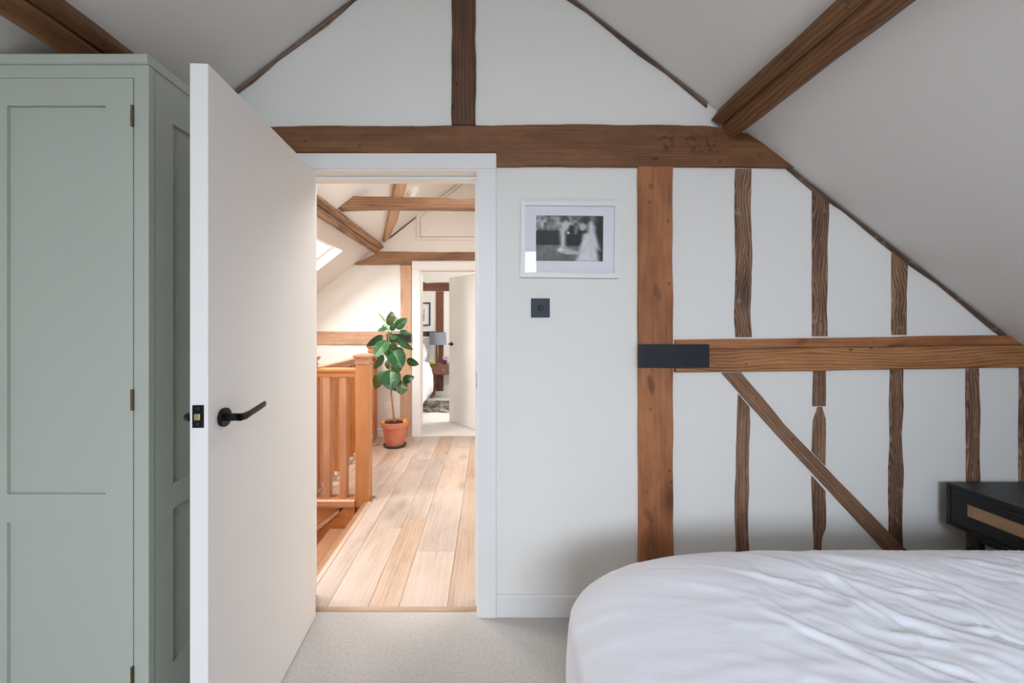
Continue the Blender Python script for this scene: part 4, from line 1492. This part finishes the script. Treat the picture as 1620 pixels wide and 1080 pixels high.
# front run
rp = [(-0.030, 0.0), (0.030, 0.0), (0.030, 0.016), (0.024, 0.020), (0.024, 0.032), (0.036, 0.040), (0.036, 0.056), (0.026, 0.064), (-0.026, 0.064), (-0.036, 0.056), (-0.036, 0.040), (-0.024, 0.032), (-0.024, 0.020), (-0.030, 0.016)]
yc = YS + 0.05
MB().prism([(yc + a, rz0 + b_) for a, b_ in rp], -1.2999, -0.9855, axis='x').build('handrail', M['stairx'], bal)
MB().prism([(yc - 0.062, -0.045), (yc + 0.045, -0.045), (yc + 0.045, 0.012), (yc - 0.055, 0.012), (yc - 0.066, 0.002), (yc - 0.068, -0.030)], -1.2999, -0.9855, axis='x').build('base_rail', M['stairx'], bal)
for x in (-1.208, -1.084):
    MB().box(x - 0.026, x + 0.026, yc - 0.026, yc + 0.026, 0.0125, rz0 - 0.0005).build('baluster', M['stairz'], bal, bevel=0.002)
xc = -1.342
MB().prism([(xc + a, rz0 + b_) for a, b_ in rp], YS + 0.096, FAR - 0.0855, axis='y').build('handrail', M['stairy'], bal)
MB().prism([(xc - 0.045, 0.001), (xc + 0.045, 0.001), (xc + 0.045, 0.026), (xc - 0.045, 0.026)], YS + 0.096, FAR - 0.0855).build('base_rail', M['plank'], bal)
nb = 12
for i in range(nb):
    y = YS + 0.095 + (FAR - 0.085 - YS - 0.095) * (i + 0.75) / (nb + 0.5)
    MB().box(xc - 0.026, xc + 0.026, y - 0.026, y + 0.026, 0.0265, rz0 - 0.0005).build('baluster', M['stairz'], bal, bevel=0.002)

# ------------------------------------------------------------------ rubber plant
PY = 4.38
pcx = (624.5 - VX) / F * PY
pl_ = empty('rubber_plant', (pcx, PY, 0), 'tall glossy green rubber plant in a terracotta pot on the landing', 'plant')
MB().lathe([(0.0, 0.001), (0.108, 0.001), (0.120, 0.010), (0.122, 0.024), (0.115, 0.024), (0.108, 0.012), (0.0, 0.010)], (pcx, PY, 0), 32, cap=False).build('saucer', M['saucer'], pl_, smooth=True, angle=40)
pz = 0.0125
MB().lathe([(0.0, pz), (0.094, pz), (0.100, pz + 0.01), (0.128, pz + 0.195), (0.143, pz + 0.200), (0.146, pz + 0.250), (0.140, pz + 0.256), (0.130, pz + 0.253), (0.126, pz + 0.20), (0.120, pz + 0.19), (0.0, pz + 0.185)],
           (pcx, PY, 0), 40, cap=False).build('pot', M['terracotta'], pl_, smooth=True, angle=35)
so_ = MB()
rr = []
for r in (0.127, 0.10, 0.07, 0.04, 0.012):
    rr.append([Vector((pcx + r * math.cos(k * 0.2244), PY + r * math.sin(k * 0.2244), pz + 0.232 + 0.010 * math.sin(k * 3.3 + r * 60) * (r < 0.12) + (0.127 - r) * 0.12)) for k in range(28)])
so_.rings(rr)
so_.build('soil', M['soil'], pl_, smooth=True)
LC = 7.2


def lp_(x, y, dy=0.0):
    return W(575 + x / LC, 480 + y / LC, PY + dy)


stem_pts = [Vector((pcx + 0.005, PY, pz + 0.235)), lp_(350, 1330), lp_(322, 1080), lp_(314, 960), lp_(312, 760, 0.01), lp_(303, 600, 0.01), lp_(292, 460), lp_(285, 360), lp_(282, 300)]
MB().tube(stem_pts, [0.011, 0.011, 0.010, 0.0095, 0.009, 0.008, 0.007, 0.006, 0.004], 10).build('stem', M['bark'], pl_, smooth=True)
MB().tube([lp_(314, 1010), lp_(345, 960, 0.02), lp_(392, 900, 0.02), lp_(426, 860, 0.02), lp_(420, 790, 0.02)], [0.006, 0.006, 0.005, 0.004, 0.003], 8).build('stem', M['bark'], pl_, smooth=True)


def leafmat(name, top, under):
    m, nt, b = newmat(name)
    geo = nt.nodes.new('ShaderNodeNewGeometry')
    uv = nt.nodes.new('ShaderNodeAttribute')
    uv.attribute_name = 'rib'
    n = nt.nodes.new('ShaderNodeTexNoise')
    n.inputs['Scale'].default_value = 22
    tc = nt.nodes.new('ShaderNodeTexCoord')
    nt.links.new(tc.outputs['Object'], n.inputs['Vector'])
    r = ramp(nt, [(0.3, tuple(v * 0.75 for v in lin(top))), (0.7, tuple(v * 1.2 for v in lin(top)))])
    nt.links.new(n.outputs['Fac'], r.inputs['Fac'])
    mx = nt.nodes.new('ShaderNodeMix')
    mx.data_type = 'RGBA'
    nt.links.new(uv.outputs['Fac'], mx.inputs['Factor'])
    nt.links.new(r.outputs['Color'], mx.inputs[6])
    mx.inputs[7].default_value = (*lin((112, 146, 84)), 1)
    m2_ = nt.nodes.new('ShaderNodeMix')
    m2_.data_type = 'RGBA'
    nt.links.new(geo.outputs['Backfacing'], m2_.inputs['Factor'])
    nt.links.new(mx.outputs[2], m2_.inputs[6])
    m2_.inputs[7].default_value = (*lin(under), 1)
    nt.links.new(m2_.outputs[2], b.inputs['Base Color'])
    b.inputs['Roughness'].default_value = 0.28
    b.inputs['Specular IOR Level'].default_value = 0.6
    return m


M['leafd'] = leafmat('dark_leaf', (28, 74, 38), (120, 140, 84))
M['leafm'] = leafmat('mid_leaf', (50, 98, 54), (130, 148, 92))
M['leafo'] = leafmat('olive_leaf', (84, 108, 58), (130, 148, 92))
M['leafp'] = leafmat('pale_leaf', (172, 186, 140), (172, 186, 140))


def stem_at(z):
    for a, b_ in zip(stem_pts[:-1], stem_pts[1:]):
        if a.z <= z <= b_.z:
            return a.lerp(b_, (z - a.z) / (b_.z - a.z))
    return stem_pts[-1] if z > stem_pts[-1].z else stem_pts[0]


def leaf(base, tip, w, mat, dyb=-0.03, dyt=-0.08, roll=0.0, curl=0.10, fold=0.18):
    """one elliptical leaf with a folded midrib, drooping tip and a stalk back to the stem"""
    B = lp_(*base, dyb)
    Tp = lp_(*tip, dyt)
    L = (Tp - B).length
    X = (Tp - B).normalized()
    view = (Vector((0, 0, EYE)) - B).normalized()
    Nn = (view - X * view.dot(X)).normalized()
    Nn = (Matrix.Rotation(roll, 3, X) @ Nn).normalized()
    Z = X.cross(Nn)
    hw = w * 1.22 / LC / F * PY / 2 / max(0.35, math.cos(roll))
    n = 14
    SS = [-1, -0.72, -0.4, -0.07, -0.025, 0.025, 0.07, 0.4, 0.72, 1]
    m = len(SS) - 1
    verts, faces, rib = [], [], []
    for i in range(n + 1):
        t_ = i / n
        prof = (math.sin(math.pi * t_ ** 0.9) ** 0.62) * (1 - 0.25 * t_) * 1.12 if 0 < t_ < 1 else 0.02
        c = B + X * (L * t_) + Nn * (curl * L * (math.sin(math.pi * t_) * 0.9))
        for j in range(m + 1):
            s_ = SS[j]
            wv_ = 0.03 * math.sin(t_ * 17 + s_ * 2) * abs(s_)
            verts.append(c + Z * (hw * prof * s_) + Nn * (hw * prof * (fold * abs(s_) - fold * 0.5 * s_ * s_ + wv_)))
            rib.append(0.8 if abs(s_) < 0.05 else 0.0)
    for i in range(n):
        for j in range(m):
            a = i * (m + 1) + j
            faces.append((a, a + 1, a + m + 2, a + m + 1))
    nv = len(verts)
    me_b = MB()
    me_b.add(verts, faces)
    S0 = stem_at(B.z - 0.02 if B.z > 0.4 else B.z)
    if (S0 - B).length > 0.20:
        S0 = B + (S0 - B).normalized() * 0.05
    me_b.tube([S0, S0.lerp(B, 0.5) + Vector((0, 0, 0.006)), B + X * 0.004], [0.0035, 0.003, 0.0025], 6)
    o = me_b.build('leaf', mat, pl_, smooth=True, fix=False)
    at = o.data.attributes.new('rib', 'FLOAT', 'POINT')
    at.data.foreach_set('value', rib + [1.0] * (len(me_b.v) - nv))
    # make the upper side face the viewer side
    p0 = o.data.polygons[0]
    if p0.normal.dot(Nn) < 0:
        o.data.flip_normals()
    return o


D, Md, O, Pp = 'leafd', 'leafm', 'leafo', 'leafp'
for base, tip, w, mt, dyb, dyt, roll in [
        ((285, 252), (326, 88), 82, O, 0.01, 0.03, 0.3), ((375, 268), (338, 122), 62, Pp, 0.03, 0.06, 0.2), ((330, 314), (332, 205), 58, Md, -0.01, -0.04, 0.2),
        ((368, 282), (498, 168), 92, D, 0.0, -0.05, -0.2), ((246, 216), (150, 98), 20, Pp, 0.03, 0.08, 0.9), ((268, 268), (208, 252), 34, Md, 0.02, 0.05, 0.4),
        ((270, 286), (155, 318), 40, Md, -0.02, -0.07, 0.6), ((410, 316), (540, 356), 46, Md, 0.02, 0.05, -0.5), ((222, 362), (34, 486), 74, D, -0.01, -0.05, -0.3),
        ((298, 362), (392, 376), 60, Md, -0.03, -0.10, 0.5), ((378, 388), (566, 526), 66, D, -0.01, -0.06, 0.4), ((276, 424), (118, 612), 120, Md, -0.03, -0.12, 0.35),
        ((286, 430), (270, 618), 70, O, 0.0, -0.03, 0.5), ((335, 446), (345, 545), 80, O, 0.03, 0.07, 0.1), ((330, 530), (440, 738), 168, D, -0.04, -0.14, -0.15),
        ((372, 500), (460, 560), 60, Md, 0.03, 0.08, 0.4), ((492, 640), (632, 694), 72, D, 0.02, 0.0, 0.3), ((222, 582), (122, 745), 66, Md, 0.02, 0.02, -0.5), ((285, 640), (284, 752), 64, O, 0.03, 0.05, 0.2),
        ((352, 680), (402, 792), 120, O, 0.03, 0.04, 0.3), ((305, 752), (316, 985), 190, D, -0.05, -0.15, 0.1), ((222, 770), (135, 972), 108, O, 0.02, 0.0, 0.3),
        ((446, 884), (580, 834), 82, D, 0.0, -0.04, -0.2), ((430, 895), (430, 1040), 130, O, 0.0, -0.05, -0.3), ((385, 930), (360, 1000), 60, Md, -0.02, -0.05, 0.4), ((392, 880), (440, 905), 50, Md, -0.03, -0.06, 0.3)]:
    leaf(base, tip, w, M[mt], dyb, dyt, roll)
for (qx_, qz_) in ((606.5, 667), (640, 665)):
    c = W(qx_, qz_, PY - 0.06)
    fb = MB()
    for k in range(7):
        a = k * 0.9
        d = Vector((math.cos(a), -0.4 + 0.3 * math.sin(a * 2), math.sin(a)))
        p0, p1 = c, c + d.normalized() * 0.024
        sdv = d.normalized().cross(Vector((0, 1, 0.2))).normalized() * 0.008
        fb.add([p0 - sdv * 0.3, c + d.normalized() * 0.014 - sdv, p1, c + d.normalized() * 0.014 + sdv, p0 + sdv * 0.3, c + d.normalized() * 0.012 + Vector((0, -0.005, 0))],
               [(0, 1, 5), (1, 2, 5), (2, 3, 5), (3, 4, 5), (4, 0, 5)])
    fb.tube([Vector((c.x, PY - 0.05, pz + 0.235)), c], 0.002, 6)
    fb.build('flower', M['yellow'], pl_, fix=False)

# ------------------------------------------------------------------ the bedroom beyond
ET = 0.02
wt('tie_beam', P2((640, 444, 640, 460.5), (664, 443, 664, 460), (667, 444, 667, 460), (674, 448, 674, 460), (690, 447, 690, 460), (735, 447, 735, 460)), M['rust'],
   'dark red brown tie beam in the bedroom beyond the far door', Y=END, proud=0.02)
wt('timber_post', P2((690, 461, 702, 461), (689.5, 618, 701.5, 618)), M['rust'], 'dark red brown post behind the grey table lamp', cat='post', Y=END, proud=0.02)
wt('wall_rail', P2((620, 524, 620, 536), (688.5, 524, 688.5, 536)), M['rust'], 'short dark rail behind the far bed head', Y=END, proud=0.016)
b0, b1 = W(675, 525, END), W(690, 535, END)
tag(MB().box(b0.x, b1.x, END - 0.034, END - 0.0265, b1.z, b0.z).build('iron_bracket', M['iron']), 'small black bracket beside the grey lamp shade', 'bracket')
# framed print
p0, p1 = W(640, 478.5, END), W(681, 515, END)
fp_ = empty('framed_print', ((p0.x + p1.x) / 2, END - 0.001, p1.z), 'thin black framed print on the far bedroom wall', 'picture')
fr = MB()
e = 0.022
for a in ((p0.x, p0.x + e, p1.z, p0.z), (p1.x - e, p1.x, p1.z, p0.z), (p0.x + e, p1.x - e, p1.z, p1.z + e), (p0.x + e, p1.x - e, p0.z - e, p0.z)):
    fr.box(a[0], a[1], END - 0.026, END - 0.001, a[2], a[3])
fr.build('frame', M['frameblack'], fp_)
MB().box(p0.x + e, p1.x - e, END - 0.012, END - 0.002, p1.z + e, p0.z - e).build('mount_board', M['mat'], fp_)


def sketch(u, v):
    n = vnoise(u * 8, v * 9, 41) * 0.6 + vnoise(u * 18, v * 20, 42) * 0.4
    val = 0.85 - 0.6 * np.clip((n - 0.35) * 2.2, 0, 1) * (1 - 0.5 * v)
    return np.clip(val, 0.1, 0.9)


print_grid('drawing', p0.x + 0.10, p1.x - 0.105, p1.z + 0.09, p0.z - 0.10, 0.0125, fp_, sketch, 40, 44,
           place=lambda x, z, d: Vector((x, END - d, z)))
# walnut nightstand
QY0, QY1 = 7.03, 7.42
q0 = W(679, 577, QY0)
qx0, qx1 = q0.x, q0.x + 0.50
qt, qb = q0.z, W(679, 593, QY0).z
wn = empty('walnut_nightstand', ((qx0 + qx1) / 2, (QY0 + QY1) / 2, 0), 'walnut nightstand on splayed legs in the bedroom beyond', 'nightstand')
MB().box(qx0, qx1, QY0 + 0.012, QY1, qb, qt).build('body', M['walnut'], wn, bevel=0.006)
dr_ = MB().box(qx0 + 0.012, qx1 - 0.012, QY0, QY0 + 0.011, qb + 0.012, qt - 0.012).build('drawer', M['walnut'], wn, bevel=0.002)
yknob(Vector(((qx0 + qx1) / 2, QY0, (qb + qt) / 2)), [(0.008, 0), (0.012, 0.015), (0.010, 0.02)], M['brass'], 'knob', dr_)
for sx, x in ((-1, qx0 + 0.09), (1, qx1 - 0.09)):
    for sy, y in ((-1, QY0 + 0.09), (1, QY1 - 0.09)):
        MB().tube([(x, y, qb + 0.001), (x + sx * 0.055, y + sy * 0.03, 0.024)], [0.022, 0.011], 12).build('leg', M['walnut'], wn, smooth=True, angle=40)
lx = W(692.5, 0, 7.22).x
lm = empty('table_lamp', (lx, 7.22, qt), 'table lamp with grey drum shade on the walnut nightstand', 'lamp')
MB().lathe([(0.0, qt + 0.0008), (0.055, qt + 0.0008), (0.055, qt + 0.012), (0.010, qt + 0.016), (0.0, qt + 0.016)], (lx, 7.22, 0), 28, cap=False).build('base', M['brass'], lm, smooth=True, angle=35)
zs0, zs1 = W(0, 545, 7.22).z, W(0, 525.5, 7.22).z
MB().tube([(lx, 7.22, qt + 0.014), (lx, 7.22, zs1 - 0.03)], 0.009, 12).build('pole', M['brass'], lm, smooth=True)
MB().lathe([(0.152, zs0), (0.150, zs1), (0.147, zs1), (0.149, zs0), (0.152, zs0)], (lx, 7.22, 0), 40, cap=False).build('shade', M['shade'], lm, smooth=True, angle=35)
MB().box(lx - 0.142, lx + 0.142, 7.127, 7.223, zs1 - 0.03, zs1 - 0.027).build('shade_ring', M['brass'], lm)
bwx = W(684, 0, 7.08).x
bw = MB().lathe([(0.0, qt + 0.001), (0.035, qt + 0.001), (0.055, qt + 0.025), (0.062, qt + 0.050), (0.057, qt + 0.050), (0.048, qt + 0.025), (0.0, qt + 0.012)], (bwx, 7.10, 0), 28, cap=False).build('bowl', M['lime'], None, smooth=True, angle=40)
tag(bw, 'small lime green bowl left of the lamp foot', 'bowl')
vx_ = W(704, 0, 7.12).x
vs_ = empty('flower_pot', (vx_, 7.12, qt), 'small dark pot of pink flowers right of the lamp foot', 'flower pot')
MB().lathe([(0.0, qt + 0.001), (0.030, qt + 0.001), (0.040, qt + 0.075), (0.034, qt + 0.075), (0.026, qt + 0.01), (0.0, qt + 0.008)], (vx_, 7.12, 0), 20, cap=False).build('pot', M['plum'], vs_, smooth=True, angle=40)
for k in range(9):
    a = k * 2.4
    r = 0.016 * math.sqrt(k)
    c = Vector((vx_ + r * math.cos(a), 7.12 + r * math.sin(a), qt + 0.10 + 0.02 * math.sin(k * 1.7) + 0.015))
    fm = MB()
    fm.lathe([(0.004, -0.012), (0.017, -0.004), (0.019, 0.004), (0.010, 0.012), (0.002, 0.010)], c, 8)
    fm.tube([Vector((vx_, 7.12, qt + 0.03)), c - Vector((0, 0, 0.012))], 0.0015, 5)
    fm.build('blossom', M['pink'], vs_, smooth=True)
# bed beyond
BXR = W(677.5, 0, 6.35).x
fb_ = empty('bed', (BXR - 0.75, 6.3, 0), 'white made bed partly hidden by the far door frame', 'bed')
MB().box(BXR - 1.55, BXR - 0.13, 5.5, 7.40, 0.10, 0.30).build('bed_base', M['linen'], fb_, bevel=0.02)
MB().box(BXR - 1.58, BXR - 0.12, 5.48, 7.42, 0.301, 0.50).build('mattress', M['mattress'], fb_, bevel=0.05)
dm = MB()
ring_ = []
prof = [(-0.05, 0.12), (-0.01, 0.20), (0.0, 0.32), (-0.005, 0.46), (-0.03, 0.58), (-0.10, 0.665), (-0.25, 0.70), (-0.8, 0.715), (-1.35, 0.70), (-1.52, 0.665), (-1.59, 0.58), (-1.62, 0.46), (-1.62, 0.30), (-1.60, 0.20), (-1.55, 0.12), (-1.4, 0.52), (-0.2, 0.52)]
for i in range(34):
    y = 5.42 + (6.95 - 5.42) * i / 33
    edge = max(0.0, 1 - (y - 5.42) / 0.12)
    ring_.append([Vector((BXR + a + 0.014 * math.sin(y * 14 + z * 3) * (1 if a > -0.05 else 0) + wob(5, y + a, 0.01, 8), y, z - (0.06 * edge if z > 0.5 else 0) + wob(9, y * 2 + a, 0.012, 5) * (1 if z > 0.55 else 0))) for a, z in prof])
dm.rings(ring_)
dm.build('duvet', M['duvet'], fb_, smooth=True, angle=60)
for k, xx in enumerate((BXR - 0.49, BXR - 1.24)):
    pm = MB()
    rr = []
    for i in range(9):
        t_ = i / 8
        w_ = 0.355 * (math.sin(math.pi * (0.06 + 0.88 * t_)) ** 0.25)
        hh = 0.075 * (math.sin(math.pi * (0.04 + 0.92 * t_)) ** 0.5)
        rr.append([Vector((xx + w_ * (abs(math.cos(q_)) ** 0.5) * math.copysign(1, math.cos(q_)), 7.10 + 0.22 * t_ * 0.6 + hh * math.sin(q_), 0.60 + 0.42 * t_)) for q_ in [k_ * 2 * math.pi / 20 for k_ in range(20)]])
    pm.rings(rr)
    pm.build('pillow', M['duvet'], fb_, smooth=True)
MB().box(BXR - 1.62, BXR - 0.13, 7.425, 7.475, 0.08, 1.10).build('headboard', M['mat'], fb_, bevel=0.02)
for x in (BXR - 1.5, BXR - 0.2):
    for y in (5.6, 7.3):
        MB().lathe([(0.02, 0.0), (0.028, 0.10)], (x, y, 0.0), 10).build('leg', M['walnut'], fb_)
# sheepskin rug: a soft slab with a pile of tufts
rx0, rx1, ry0, ry1 = W(640, 0, 6.1).x, W(745, 0, 6.1).x, 6.05, 6.88
rug = MB()
nxr, nyr = 22, 16
vv = []
for j in range(nyr + 1):
    for i in range(nxr + 1):
        u, v = i / nxr, j / nyr
        ed = min(u, 1 - u, v, 1 - v)
        vv.append(Vector((rx0 + (rx1 - rx0) * u + 0.02 * math.sin(v * 19), ry0 + (ry1 - ry0) * v + 0.02 * math.sin(u * 17), 0.003 + 0.03 * min(1, ed * 7))))
rug.add(vv, [(j * (nxr + 1) + i, j * (nxr + 1) + i + 1, (j + 1) * (nxr + 1) + i + 1, (j + 1) * (nxr + 1) + i) for j in range(nyr) for i in range(nxr)])


def furmat():
    m, nt, b = newmat('grey_fur')
    tc = nt.nodes.new('ShaderNodeTexCoord')
    mp = nt.nodes.new('ShaderNodeMapping')
    mp.inputs['Scale'].default_value = (5, 9, 2)
    n = nt.nodes.new('ShaderNodeTexNoise')
    n.inputs['Scale'].default_value = 1.3
    n.inputs['Detail'].default_value = 5
    r = ramp(nt, [(0.33, lin((58, 48, 42))), (0.47, lin((130, 118, 106))), (0.62, lin((214, 204, 192)))])
    nt.links.new(tc.outputs['Object'], mp.inputs['Vector'])
    nt.links.new(mp.outputs[0], n.inputs['Vector'])
    nt.links.new(n.outputs['Fac'], r.inputs['Fac'])
    nt.links.new(r.outputs['Color'], b.inputs['Base Color'])
    b.inputs['Roughness'].default_value = 1.0
    return m


M['fur'] = furmat()
rg = rug.build('fur_rug', M['fur'], smooth=True, fix=False)
tag(rg, 'shaggy grey brown fur rug on the pale carpet beyond', 'rug')
rnd = random.Random(3)
tf = MB()
for k in range(5200):
    u, v = rnd.random(), rnd.random()
    ed = min(u, 1 - u, v, 1 - v)
    p = Vector((rx0 + (rx1 - rx0) * u, ry0 + (ry1 - ry0) * v, 0.003 + 0.028 * min(1, ed * 7)))
    a = rnd.uniform(0, 6.28)
    d = Vector((math.cos(a) * 0.02, math.sin(a) * 0.02 - 0.012, rnd.uniform(0.018, 0.04)))
    sdv = Vector((-math.sin(a), math.cos(a), 0)) * 0.004
    b_ = len(tf.v)
    tf.v += [p - sdv, p + sdv, p + d]
    tf.f.append((b_, b_ + 1, b_ + 2))
o = tf.build('fur_pile', M['fur'], rg, fix=False)
o['kind'] = 'stuff'
